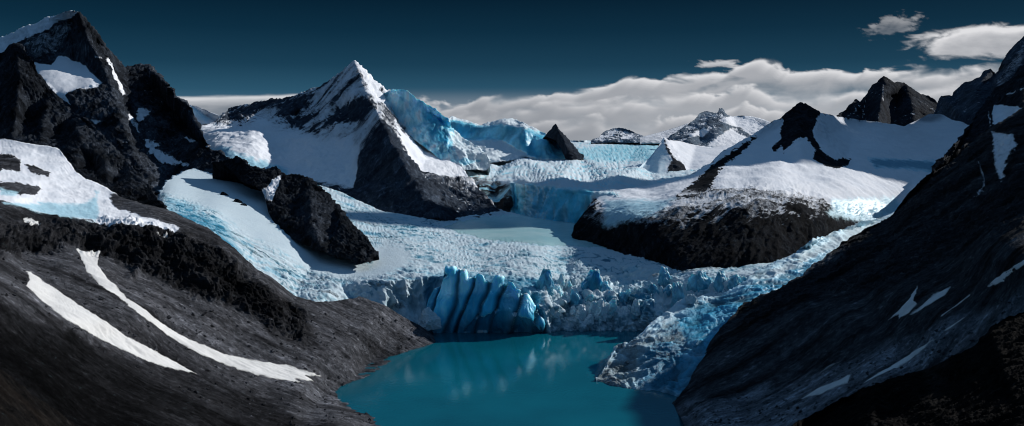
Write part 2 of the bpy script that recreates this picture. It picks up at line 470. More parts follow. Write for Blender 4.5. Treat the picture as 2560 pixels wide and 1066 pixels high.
tag(o, 'grey slabby jagged peak rising out of the frame at the upper right', 'mountain')

# ---- high ice plateau with its falling front
o = relief('glacier', M_plat,
    top=[(980, 352), (1900, 352)],
    bot=[(980, 500), (1080, 500), (1150, 545), (1250, 555), (1290, 540), (1340, 558), (1400, 570), (1450, 575), (1520, 575), (1600, 540), (1800, 500), (1900, 460)],
    lines=[[(980, 420, 38), (1130, 425, 36), (1180, 440, 34.4), (1230, 452, 33), (1290, 458, 31.6), (1335, 461, 29), (1400, 466, 27.1), (1455, 476, 26.3), (1490, 482, 26), (1530, 485, 25.8)],
           [gz(1150, 540, 1.3), gz(1250, 530, 1.3), gz(1290, 530, 1.25), gz(1335, 550, 1.25), gz(1400, 563, 1.25), gz(1455, 568, 1.25)]],
    pts=[(980, 352, 300), (1300, 352, 300), (1600, 352, 300), (1900, 352, 300), (980, 405, 44), (1130, 403, 44), (1300, 395, 50), (1450, 386, 60), (1450, 366, 104),
         (1640, 400, 46), (1750, 420, 38), (1900, 400, 45), (1550, 440, 31.5), (1400, 442, 30.2), (1280, 440, 34), (1900, 455, 32), (980, 495, 28), (1600, 535, 23)],
    hfun=lambda P, px, py, N, u: (lambda r, c, w: (w * (4.5 * c + 2 * r) + (1 - w) * 13 * (ridged(P * np.array([2.2, 2.2, .3]), 6) * .8 + .8 * fbm(P * np.array([.9, .9, .2]), 3)), {'r': r, 'c': c, 'w': w, 'fl': ridged(P * np.array([3, 3, .3]), 5)}))(
        fbm(P * np.array([.25, .9, .5]), 5), ridged(P * np.array([1.2, 2.6, 1]) + .5 * fbm(P, 3)[:, None], 6), sm(.45, .8, N[:, 2])),
    step=2.6, base=(.9, 0, .4), soft=1, drop=3, back=.02,
    paint=[('ice', [(1280, 462), (1480, 478), (1470, 590), (1280, 560)], .85, 8, 8),
           ('snow', [(1140, 432), (1290, 462), (1290, 560), (1180, 560)], .5, 6, 20),
           ('snow', [(1150, 462), (1290, 470), (1275, 545), (1240, 520), (1190, 500)], .05, 6, 18),
           ('ice', [(1440, 372), (1560, 358), (1660, 358), (1650, 405), (1500, 405), (1440, 395)], .35, 8, 14)],
    post=lambda A, P, px, py, N, h, u, aux: A.update(tone=.5 * np.clip(1 + (1 - aux['w']) * .7 * aux['fl'], .4, 1.4), ice=np.clip(A['ice'] + aux['w'] * (.55 * sm(.1, -.5, aux['c']) + .25 * sm(-.1, .5, fbm(P * np.array([.12, .9, .5]), 4)))
                                                     - (1 - aux['w']) * .35 * sm(.0, .8, fbm(P * np.array([3, 3, .3]), 4)), 0, 1)))
tag(o, kind='structure')

# ---- blue-sided ice cap
o = relief('ice_plateau_hill', M_cliff,
    top=[(1100, 305), (1118, 297), (1130, 292), (1160, 300), (1200, 313), (1225, 307), (1262, 297), (1290, 300), (1310, 308), (1340, 325), (1362, 334), (1385, 345), (1405, 362), (1415, 388)],
    bot=[(1100, 412), (1220, 408), (1300, 400), (1345, 404), (1415, 402)],
    lines=[[(1118, 297, 57), (1160, 312, 56), (1205, 316, 55.5), (1240, 312, 54.5), (1262, 308, 54), (1300, 318, 53)], [(1140, 352, 55), (1205, 347, 54.5), (1250, 352, 53.5), (1300, 380, 51)],
           [(1310, 308, 54), (1312, 330, 51.5), (1310, 360, 50.6), (1340, 390, 50)], [(1355, 335, 53), (1362, 355, 50.6), (1370, 390, 50)]],
    pts=[(1100, 400, 47), (1220, 395, 48.5), (1262, 297, 57), (1290, 300, 57), (1130, 292, 60), (1200, 313, 58), (1330, 345, 51.6), (1410, 390, 50.5), (1405, 362, 52.5), (1330, 375, 51)],
    hfun=rock(45, 4.5, .3), step=2.2, base=(.9, 0, .5), soft=1, drop=10, back=.2,
    paint=[('ice', [(1095, 300), (1135, 300), (1205, 318), (1240, 312), (1300, 318), (1345, 330), (1415, 360), (1420, 400), (1345, 396), (1300, 375), (1255, 352), (1140, 350), (1100, 330)], .75, 4, 6),
           ('snow', [(1225, 310), (1262, 300), (1310, 312), (1300, 325), (1262, 312)], 1, 3, 3), ('ice', [(1228, 308), (1262, 302), (1308, 312), (1298, 322), (1262, 312)], 0, 3, 3),
           ('ice', [(1300, 335), (1325, 350), (1345, 392), (1318, 385), (1298, 355)], 1.0, 3, 6)],
    post=lambda A, P, px, py, N, h, u, aux: A.update(ice=np.where(A['ice'] > .1, np.clip(A['ice'] + .35 * fbm(P * np.array([1., 1, .15]), 4), 0, 1), A['ice'])))
tag(o, 'flat-topped ice cap with sheer turquoise sides at the edge of the plateau', 'ice hill')

o = relief('rock_spire', M_far,
    top=[(1355, 348), (1366, 336), (1376, 324), (1386, 312), (1389, 310), (1396, 320), (1408, 335), (1420, 350), (1432, 365), (1445, 380), (1458, 388)],
    bot=[(1355, 350), (1366, 342), (1390, 352), (1406, 372), (1412, 400), (1458, 400)],
    lines=[[(1388, 310, 51), (1405, 345, 49.4), (1425, 390, 48)]], pts=[(1355, 349, 51.5), (1410, 390, 49.3), (1458, 391, 49)],
    hfun=rock(30, 3.5, .4), step=2, base=(.02, 0, .4), soft=0, drop=6, jag=2)
tag(o, 'small dark pointed rock spire beside the turquoise ice cap', 'rock')

# ---- the pyramid
o = relief('mountain', M_dist, top=[(440, 275), (476, 262), (490, 266), (505, 272), (530, 282), (556, 292), (600, 300)], bot=[(440, 330), (600, 330)],
    lines=[[(476, 262, 60), (500, 285, 56), (520, 310, 54)]], pts=[(440, 328, 56), (600, 328, 56)], hfun=snowy(60, 3), step=2.5, base=(1, 0, .5), soft=0, drop=8,
    paint=[('ice', [(476, 264), (500, 272), (530, 300), (515, 305), (480, 290)], .35, 5, 8)])
tag(o, 'small white snow peak just right of the big rocky mountain at left', 'mountain')

SPUR = inpoly([(905, 330), (940, 268), (1000, 360), (1060, 445), (1130, 540), (1080, 590), (850, 590), (880, 400)], 10, 8)
pyr = relief('mountain', M_far,
    top=[(420, 330), (500, 318), (540, 308), (548, 296), (560, 284), (580, 272), (610, 262), (650, 254), (690, 248), (730, 240), (760, 232), (800, 214), (820, 203), (840, 188), (862, 170), (887, 152), (905, 172), (930, 198), (960, 222), (975, 228), (1000, 225), (1060, 262), (1110, 300), (1132, 350), (1150, 412), (1172, 446), (1200, 482), (1230, 514), (1262, 546)],
    bot=[(420, 470), (600, 470), (780, 490), (870, 520), (930, 560), (1000, 570), (1080, 572), (1150, 562), (1262, 556)],
    lines=[[(887, 152, 38), (912, 205, 36.4), (932, 262, 34.4), (955, 300, 32.4), (985, 360, 30.0), (1035, 450, 27.4), (1095, 545, 25.6)],
           [(887, 152, 38), (850, 230, 36.6), (800, 300, 35.4), (760, 335, 34.8)],
           [(932, 262, 34.6), (892, 330, 33.6), (872, 390, 32.4)],
           [(820, 203, 39), (740, 290, 37.6), (700, 300, 36.8), (640, 325, 34)],
           [(580, 272, 43), (570, 300, 41), (555, 312, 37)],
           [(975, 228, 38.5), (1000, 300, 37), (1060, 375, 35), (1130, 402, 34)]],
    pts=[(420, 400, 33.6), (500, 330, 36), (560, 345, 33), (620, 372, 31.7), (520, 440, 29.6), (420, 465, 30), (700, 380, 33.4), (640, 440, 30.4), (780, 440, 31.4), (780, 485, 29.5), (870, 440, 30.6), (870, 515, 27.5),
         (930, 555, 26), (1000, 565, 25.8), (1150, 556, 26.2), (960, 240, 37.4), (1100, 400, 33.8), (1060, 410, 32), (1120, 440, 30.5), (1180, 446, 31.6), (1260, 548, 27.2), (1200, 484, 29.6), (1060, 262, 39.5), (1112, 300, 39.5), (1134, 350, 38), (1152, 410, 34.2), (860, 280, 35.9), (790, 260, 38)],
    hfun=blend(rock(60, 10, .35, dirn=(-.55, -.25, -.8), s=.12, ledge=.3, fine=.35), snowy(110, 13), lambda px, py, P: np.maximum(inpoly([(985, 305), (1060, 372), (1140, 402), (1200, 410), (1190, 440), (1110, 446), (1050, 428), (1010, 365)], 6, 6)(px, py, P), inpoly([(420, 300), (540, 320), (600, 320), (650, 310), (700, 330), (760, 345), (800, 360), (880, 360), (900, 480), (780, 450), (420, 480)], 20, 14)(px, py, P))),
    step=2.6, base=(.62, 0, .6), soft=2, drop=8, pdir=(-.55, -.25, -.8), melt=(30, inpoly([(400, 300), (600, 310), (700, 320), (800, 350), (880, 370), (890, 480), (400, 500)], 10)),
    paint=[('snow', [(420, 320), (545, 305), (600, 310), (650, 300), (690, 322), (760, 345), (800, 352), (870, 350), (905, 395), (905, 470), (870, 460), (780, 455), (420, 490)], .98, 12, 20, 40),
           ('snow', [(545, 300), (580, 274), (650, 256), (720, 243), (700, 262), (650, 280), (620, 300), (560, 312)], .2, 6, 26, 16),
           ('snow', [(700, 260), (790, 225), (770, 270), (720, 300), (690, 290)], .2, 8, 30, 16),
           ('snow', [(800, 322), (850, 270), (905, 245), (935, 265), (905, 300), (850, 310), (790, 332)], .12, 8, 30, 14),
           ('snow', [(720, 300), (790, 285), (760, 318), (730, 322)], .1, 6, 22, 14),
           ('snow', [(887, 152), (905, 172), (935, 200), (975, 232), (985, 262), (940, 262), (915, 205)], 1, 3, 5),
           ('snow', [(955, 268), (985, 300), (1010, 330), (960, 300)], .4, 5, 14, 12),
           ('snow', [(985, 305), (1010, 340), (1060, 372), (1130, 402), (1190, 410), (1185, 440), (1110, 444), (1050, 426), (1010, 360)], 1.0, 4, 6),
           ('snow', [(960, 300), (1010, 375), (1060, 445), (1120, 455), (1240, 520), (1260, 560), (900, 580), (880, 480), (905, 380)], .02, 5, 8),
           ('snow', [(1060, 440), (1150, 448), (1200, 490), (1225, 512), (1150, 500), (1090, 480)], .34, 10, 14, 14),
           ('snow', [(780, 470), (900, 470), (900, 520), (840, 505), (780, 490)], .05, 6, 10),
           ('ice', [(420, 380), (560, 372), (640, 400), (720, 420), (720, 450), (560, 450), (420, 430)], .55, 8, 12),
           ('tone', [(905, 330), (950, 290), (1000, 360), (1060, 445), (1130, 540), (1080, 575), (880, 575), (880, 400)], .62, 14, 10)],
    post=lambda A, P, px, py, N, h, u, aux: A.update(snow=np.clip(np.maximum(A['snow'], .9 * sm(.8, 1.15, N[:, 2] - .35 * aux['r'] - .22 * aux['r2'] + .5 * fbm(P / (u * 14), 4, .7)) * (1 - SPUR(px, py, P))) - .9 * (1 - aux['w']) * sm(.05, .45, fbm(stretch(P * 1.5, (-.55, -.25, -.8), .12), 5, .65)) * sm(150, 215, py), 0, 1)))
tag(pyr, 'sharp pyramid-shaped peak with a grey snowy face and white right edge', 'mountain')

hang = relief('hanging_glacier', M_cliff, parent=pyr,
    top=[(962, 238), (975, 227), (990, 224), (1015, 228), (1030, 238), (1045, 248), (1070, 262), (1100, 282), (1120, 296), (1135, 322), (1160, 350), (1190, 366), (1216, 384), (1224, 400)],
    bot=[(962, 250), (985, 300), (1015, 335), (1060, 368), (1105, 404), (1150, 424), (1216, 426), (1224, 418)],
    lines=[[(975, 227, 37.6), (1000, 240, 36.6), (1050, 262, 36), (1090, 300, 35.6), (1122, 330, 35), (1120, 372, 34.2)], [(1135, 322, 36.4), (1128, 360, 34.6)]],
    pts=[(962, 245, 37.2), (1015, 330, 35.4), (1060, 365, 34.4), (1105, 400, 33.8), (1150, 420, 33.4), (1216, 424, 34.2), (1216, 384, 34.4), (1160, 350, 36), (1160, 380, 34)],
    hfun=rock(36, 6, .16), step=2.2, base=(.85, .45, .5), soft=1, drop=5, back=.3,
    paint=[('ice', [(962, 240), (1015, 228), (1040, 250), (1020, 330), (985, 300)], .35, 8, 12), ('ice', [(1060, 262), (1125, 300), (1128, 368), (1100, 372), (1065, 330)], .8, 10, 14),
           ('ice', [(1135, 325), (1160, 350), (1230, 385), (1230, 440), (1150, 430), (1128, 380)], .1, 4, 6), ('snow', [(1135, 325), (1160, 350), (1230, 385), (1230, 440), (1150, 430), (1128, 380)], 1, 4, 6),
           ('ice', [(1105, 385), (1128, 368), (1150, 398), (1200, 402), (1160, 412), (1110, 402)], .5, 4, 6)],
    post=lambda A, P, px, py, N, h, u, aux: A.update(ice=np.clip(A['ice'] + 1.0 * fbm(P * np.array([2.6, 2.6, .2]), 5, .65) * (A['ice'] > .15), 0, 1)))

# ---- snowy mountain and black dome at right of centre
cen = relief('mountain', M_mid,
    top=[(1430, 590), (1440, 566), (1456, 545), (1470, 520), (1482, 500), (1500, 484), (1560, 474), (1640, 462), (1700, 446), (1740, 430), (1765, 412), (1800, 384), (1840, 361), (1880, 341), (1920, 312), (1950, 297), (1975, 277), (1990, 264), (2003, 257), (2015, 262), (2030, 269), (2048, 282), (2080, 288), (2095, 292), (2150, 300), (2200, 305), (2260, 317), (2290, 302), (2325, 284), (2350, 285), (2380, 300), (2420, 310), (2560, 330)],
    bot=[(1430, 596), (1500, 625), (1600, 652), (1700, 680), (1800, 682), (1900, 676), (2000, 660), (2050, 645), (2100, 615), (2180, 580), (2240, 560), (2300, 560), (2560, 560)],
    lines=[[(1482, 500, 25.6), (1520, 545, 22.3), (1600, 535, 20.8), (1700, 500, 21.2), (1790, 492, 21.2), (1880, 500, 20.6), (1990, 505, 21), (2070, 545, 21.2), (2090, 585, 21.6)],
           [(2003, 257, 36), (1995, 320, 33.6), (1945, 385, 31.4)], [(2030, 269, 36), (2050, 350, 33), (2110, 415, 30.6)],
           [(1880, 341, 34), (1800, 410, 29.6), (1760, 450, 26.5), (1740, 480, 24)],
           [gz(1430, 592, 1.28), gz(1500, 612, 1.25), gz(1600, 640, 1.2), gz(1700, 666, 1.16), gz(1800, 668, 1.16), gz(1900, 660, 1.18), gz(2000, 642, 1.2), gz(2060, 620, 1.24), gz(2110, 590, 1.28), gz(2230, 540, 1.38)]],
    pts=[(1500, 484, 27), (1640, 462, 29), (1700, 446, 30), (1640, 500, 24.5), (1900, 448, 24.8), (1960, 442, 25.2), (2050, 468, 25.2), (2000, 430, 28.5), (1850, 420, 29), (2100, 470, 25.5), (2080, 505, 23.8),
         (2150, 300, 48), (2300, 300, 55), (2480, 275, 55), (2350, 400, 37), (2290, 430, 33), (2200, 405, 33.5), (2200, 432, 31.5), (2200, 500, 27), (2400, 500, 27), (2560, 555, 24), (2200, 350, 40), (1940, 330, 34.6), (2160, 560, 25), (2560, 300, 52)],
    hfun=blend(rock(70, 9, .6, dirn=(-.6, -.5, -.5), s=.16, ledge=.3, fine=.35), snowy(130, 9), inpoly([(1490, 480), (1740, 440), (1860, 360), (1960, 300), (2003, 330), (1960, 390), (2050, 330), (2120, 410), (2050, 290), (2480, 260), (2560, 520), (2220, 520), (2090, 500), (2040, 470), (1860, 460), (1740, 480), (1640, 530), (1500, 540)], 18, 14)),
    step=2.6, base=(.0, 0, .17), soft=2, drop=8, melt=(40, lambda px, py, P: 1 - inpoly([(1930, 240), (2080, 240), (2150, 420), (1900, 420)], 10)(px, py, P)),
    paint=[('snow', [(1488, 490), (1560, 470), (1740, 430), (1800, 380), (1975, 280), (2003, 300), (2048, 282), (2150, 298), (2360, 265), (2600, 300), (2600, 540), (2230, 545), (2090, 535), (2060, 500), (2000, 490), (1900, 500), (1800, 480), (1760, 500), (1660, 545), (1560, 545), (1510, 530)], .95, 8, 16, 40),
           ('snow', [(1470, 545), (1530, 520), (1640, 530), (1690, 500), (1760, 475), (1860, 470), (2030, 490), (2080, 530), (1990, 510), (1880, 545), (1780, 520), (1700, 560), (1600, 570), (1520, 575)], .42, 14, 26, 26),
           ('snow', [(1800, 400), (1850, 368), (1890, 343), (1860, 375), (1830, 400), (1795, 430), (1775, 470), (1700, 505), (1690, 490), (1755, 440)], -.15, 5, 14, 16),
           ('snow', [(1960, 292), (1990, 263), (2003, 255), (2015, 262), (2048, 280), (2040, 300), (2030, 330), (2045, 360), (2060, 385), (2085, 398), (2128, 400), (2120, 412), (2100, 420), (2070, 418), (2030, 398), (2040, 375), (2015, 345), (1995, 345), (1980, 358), (1960, 385), (1955, 365), (1935, 385), (1930, 370), (1950, 345)], 0, 3, 9, 16),
           ('snow', [(2040, 300), (2080, 330), (2110, 345), (2130, 380), (2090, 370), (2060, 350)], .72, 8, 10),
           ('ice', [(2170, 395), (2260, 400), (2350, 405), (2340, 432), (2250, 422), (2190, 420)], .75, 6, 10),
           ('ice', [(2080, 500), (2240, 495), (2300, 540), (2200, 560), (2070, 540)], .5, 14, 14),
           ('ice', [(1510, 500), (1690, 500), (1640, 545), (1510, 570)], .4, 14, 16),
           ('tone', [(1930, 300), (2003, 250), (2050, 282), (2140, 400), (2100, 430), (1920, 400)], .25, 8, 6)],
    post=lambda A, P, px, py, N, h, u, aux: A.update(snow=np.maximum(A['snow'], .62 * sm(.55, .95, N[:, 2] - .3 * aux['r'] + .5 * fbm(P * np.array([2, 2, 2]), 4, .7)) * sm(640, 500, py) * sm(455, 490, py))))
tag(cen, 'broad snow-covered mountain with a black rock tip and a dark dome at its foot', 'mountain')

fin = relief('mountain', M_mid,
    top=[(1540, 452), (1570, 438), (1600, 417), (1625, 394), (1642, 372), (1652, 355), (1661, 345), (1668, 350), (1700, 353), (1740, 364), (1780, 370), (1830, 362), (1870, 350), (1900, 345)],
    bot=[(1540, 462), (1600, 460), (1690, 452), (1760, 445), (1900, 420)],
    lines=[[(1661, 345, 41), (1672, 372, 39.3), (1686, 400, 37.8), (1700, 430, 36.4)]],
    pts=[(1540, 458, 34.5), (1600, 425, 38), (1640, 445, 35.8), (1625, 394, 39.6), (1700, 353, 43), (1740, 364, 44), (1870, 350, 46), (1760, 405, 39), (1720, 430, 37), (1900, 415, 38), (1650, 400, 38.2)],
    hfun=blend(rock(40, 4, .5), snowy(100, 4), lambda px, py, P: sm(8, 16, line_d(px, py, [(1661, 345), (1690, 400), (1700, 440)]))), step=2.2, base=(.97, 0, .4), soft=1, drop=6,
    paint=[('snow', [(1661, 350), (1672, 372), (1686, 396), (1712, 412), (1716, 436), (1660, 446), (1672, 420), (1680, 400), (1664, 370)], .1, 3, 8, 14),
           ('ice', [(1560, 445), (1640, 380), (1656, 352), (1676, 400), (1660, 446)], .25, 8, 8)])
tag(fin, 'white snow fin with a curled sharp tip rising from the ice plateau', 'mountain')

# ---- mountains at left
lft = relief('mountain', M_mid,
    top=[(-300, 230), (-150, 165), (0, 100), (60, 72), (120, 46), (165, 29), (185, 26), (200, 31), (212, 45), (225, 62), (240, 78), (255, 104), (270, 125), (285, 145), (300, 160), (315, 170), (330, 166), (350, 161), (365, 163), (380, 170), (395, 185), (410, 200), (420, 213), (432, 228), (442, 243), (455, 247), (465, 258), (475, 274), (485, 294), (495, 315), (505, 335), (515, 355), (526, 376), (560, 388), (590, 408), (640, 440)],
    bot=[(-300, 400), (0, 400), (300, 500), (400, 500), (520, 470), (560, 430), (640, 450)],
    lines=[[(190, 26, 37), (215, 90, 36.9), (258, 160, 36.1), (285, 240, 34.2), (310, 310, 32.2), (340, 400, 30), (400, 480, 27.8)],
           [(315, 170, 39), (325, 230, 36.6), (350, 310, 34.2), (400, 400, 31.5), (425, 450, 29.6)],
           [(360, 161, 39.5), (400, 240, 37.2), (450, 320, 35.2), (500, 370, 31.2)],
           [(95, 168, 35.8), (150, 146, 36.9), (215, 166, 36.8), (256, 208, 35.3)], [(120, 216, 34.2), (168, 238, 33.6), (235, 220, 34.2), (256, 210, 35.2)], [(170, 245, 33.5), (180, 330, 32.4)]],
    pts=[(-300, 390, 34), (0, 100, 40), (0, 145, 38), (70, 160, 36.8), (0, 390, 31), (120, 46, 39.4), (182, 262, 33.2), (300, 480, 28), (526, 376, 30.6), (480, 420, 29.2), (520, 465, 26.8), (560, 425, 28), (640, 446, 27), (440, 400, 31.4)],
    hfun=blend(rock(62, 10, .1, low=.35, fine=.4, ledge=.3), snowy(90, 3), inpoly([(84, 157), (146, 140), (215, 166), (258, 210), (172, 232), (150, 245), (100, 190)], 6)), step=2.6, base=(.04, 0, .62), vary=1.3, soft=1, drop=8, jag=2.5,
    melt=(14, inpoly([(84, 157), (146, 140), (215, 166), (258, 210), (172, 232), (150, 245), (100, 190)], 6)),
    paint=[('snow', [(-300, 230), (0, 95), (165, 20), (200, 28), (180, 44), (150, 52), (118, 76), (80, 96), (52, 108), (28, 122), (0, 142), (-300, 300)], 1, 3, 5),
           ('snow', [(52, 108), (120, 76), (170, 50), (190, 70), (165, 100), (140, 130), (90, 150)], .38, 8, 24, 14),
           ('snow', [(84, 157), (128, 163), (146, 140), (165, 141), (215, 166), (224, 180), (258, 210), (235, 219), (172, 232), (166, 242), (182, 268), (150, 245), (120, 216), (100, 190)], 1, 3, 5),
           ('-snow', [(266, 152), (285, 190), (306, 236)], .85, 3, 6, 14, 4), ('-snow', [(236, 142), (252, 146)], .8, 2, 2, 14, 2),
           ('snow', [(336, 286), (355, 268), (376, 277), (366, 294), (345, 308)], .9, 4, 10, 16), ('-snow', [(320, 290), (332, 310), (345, 332)], .7, 3, 8, 14, 4),
           ('snow', [(358, 354), (402, 360), (386, 374), (430, 396), (470, 414), (440, 416), (400, 402), (370, 386)], .9, 4, 12, 18),
           ('snow', [(455, 342), (497, 358), (480, 361)], .9, 2, 3), ('snow', [(226, 300), (262, 302), (240, 312)], .8, 4, 6),
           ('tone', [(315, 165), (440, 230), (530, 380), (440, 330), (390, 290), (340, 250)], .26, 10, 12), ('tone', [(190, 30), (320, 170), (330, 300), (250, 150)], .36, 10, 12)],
    post=dusting(.85, 1.25, .75, .5))
tag(lft, 'tall rocky mountain at left with a white snow ridge up to its summit', 'mountain')

dark = relief('mountain', M_mid,
    top=[(-300, 250), (-150, 200), (-60, 170), (0, 143), (20, 126), (40, 110), (50, 115), (65, 138), (80, 158), (95, 185), (110, 205), (125, 224), (145, 245), (165, 265), (190, 285), (205, 294), (225, 305), (245, 330), (270, 358), (290, 380), (320, 404), (345, 430), (362, 452), (382, 482), (400, 510), (416, 532), (430, 552)],
    bot=[(-300, 380), (0, 378), (60, 392), (120, 396), (160, 415), (190, 450), (220, 475), (260, 496), (300, 525), (350, 545), (430, 565)],
    lines=[[(40, 110, 27), (50, 200, 25.6), (40, 290, 24.2), (30, 350, 23)], [(125, 224, 26.2), (110, 300, 24.4), (100, 370, 22.6)],
           [(190, 285, 25.2), (200, 360, 22.6), (190, 430, 20.8)], [(245, 330, 24), (262, 400, 21.6), (270, 470, 19.4)], [(320, 404, 22), (330, 460, 19.6), (330, 510, 18.2)]],
    pts=[(-300, 375, 24), (-150, 200, 28), (0, 370, 23.4), (80, 300, 25.2), (150, 330, 24.6), (150, 400, 21.6), (230, 420, 22), (300, 440, 21.2), (416, 532, 17), (428, 560, 16.6), (382, 482, 19.2)],
    hfun=rock(58, 10, .1, low=.4, fine=.4, ledge=.3), step=2.6, base=(0, 0, .34), vary=1.2, soft=1, drop=6, jag=3,
    paint=[('tone', [(190, 285), (245, 325), (345, 430), (300, 440), (230, 400), (190, 330)], .5, 12, 14), ('tone', [(160, 380), (420, 530), (300, 520), (200, 440)], .2, 12, 10)],
    post=dusting(1.0, 1.4, .35, .5))
tag(dark, 'near-black pointed mountain in front of the tall snow-ridged one at left', 'mountain')

crag = relief('rock_ridge', M_mid,
    top=[(530, 408), (560, 405), (575, 396), (590, 393), (600, 394), (612, 404), (625, 418), (650, 422), (665, 424), (690, 420), (700, 432), (715, 438), (740, 436), (765, 444), (780, 450), (800, 470), (820, 490), (840, 510), (855, 530), (870, 550), (890, 575), (910, 592), (925, 608), (935, 625), (945, 632)],
    bot=[(530, 412), (560, 412), (580, 430), (600, 452), (615, 462), (640, 470), (655, 478), (664, 500), (672, 535), (684, 556), (700, 575), (740, 605), (780, 620), (820, 636), (860, 648), (900, 662), (925, 660), (936, 645), (945, 636)],
    lines=[[(600, 394, 25), (640, 440, 23.2)], [(765, 444, 23), (770, 500, 21), (780, 560, 19.6), (800, 615, 18.6)], [(840, 510, 21.4), (860, 570, 19.6), (890, 640, 18.4)], [(700, 432, 23.6), (720, 500, 21.6), (720, 560, 20)]],
    pts=[(530, 410, 26), (655, 476, 22), (690, 520, 21), (676, 550, 20.4), (925, 615, 18.9), (935, 640, 18.5), (740, 600, 19.2), (900, 658, 18.2), (820, 630, 18.5), (615, 462, 22.8), (830, 570, 20), (750, 500, 21.8)],
    hfun=rock(55, 10, .16, low=.4, fine=.4, ledge=.3), step=2.4, base=(0, 0, .25), soft=1, drop=4, jag=3,
    paint=[('tone', [(760, 470), (830, 520), (860, 600), (800, 610), (740, 560)], .5, 14, 16), ('snow', [(688, 446), (706, 440), (694, 470), (680, 505), (664, 500), (655, 480)], .9, 3, 6)], post=dusting(1.05, 1.4, .3, .5))
tag(crag, 'black rock ridge between the left glacier arm and the pyramid peak', 'rock ridge')
# ---- the main glacier: left arm, icy middle, right arm, front
def glac_h(P, px, py, N, u):
    Q = P * 1.0
    w = np.stack([fbm(Q * .8 + 5, 3), fbm(Q * .8 + 50, 3), Q[:, 0] * 0], 1) * .5
    D = (Q + w) * np.array([1.7, 3.6, 1.6])
    c = ridged(D, 6, .6)
    f1, f2, cid = cells((Q + w * .6)[:, :2] * np.array([2.6, 3.4]))
    crack = sm(.0, .22, f2 - f1)
    front = sm(.78, .45, N[:, 2])                                             # the steep front
    rough = sm(650, 690, py) * .8 + .35
    pool = poly_sd(px, py, POOL); pf = sm(-14, 10, pool + 8 * fbm(P * 2, 3))
    smooth = np.maximum(inpoly(LSNOW, 14, 10)(px, py, P), pf)
    flute = ridged(Q * np.array([2.6, 2.6, .45]) + w, 6, .6) * .9 + .8 * fbm(Q * np.array([1.1, 1.1, .25]), 3)
    brk = inpoly([(1330, 700), (1440, 690), (1600, 700), (1880, 690), (1860, 850), (1330, 850)], 12, 10)(px, py, P)
    h = brk * (9 * ridged(Q * np.array([3.2, 3.2, 2.2]) + w, 5) + 16 * (cells((Q + w * .5)[:, :2] * np.array([4.2, 5.2]))[2] - .5) * crack + 4 * flute) + (1 - brk) * (1 - front) * (1 - smooth) * (3.4 * c * rough + 2.6 * (cid - .5) * crack * rough + 3.6 * ridged((Q + .35 * w) * np.array([2.4, 9, 2]), 5, .62)) + front * 15 * flute + smooth * 1.2 * fbm(Q * .8, 4)
    return h, {'c': c, 'front': front, 'smooth': smooth, 'pool': pf, 'cid': cid, 'crack': crack, 'fl': flute, 'brk': brk}

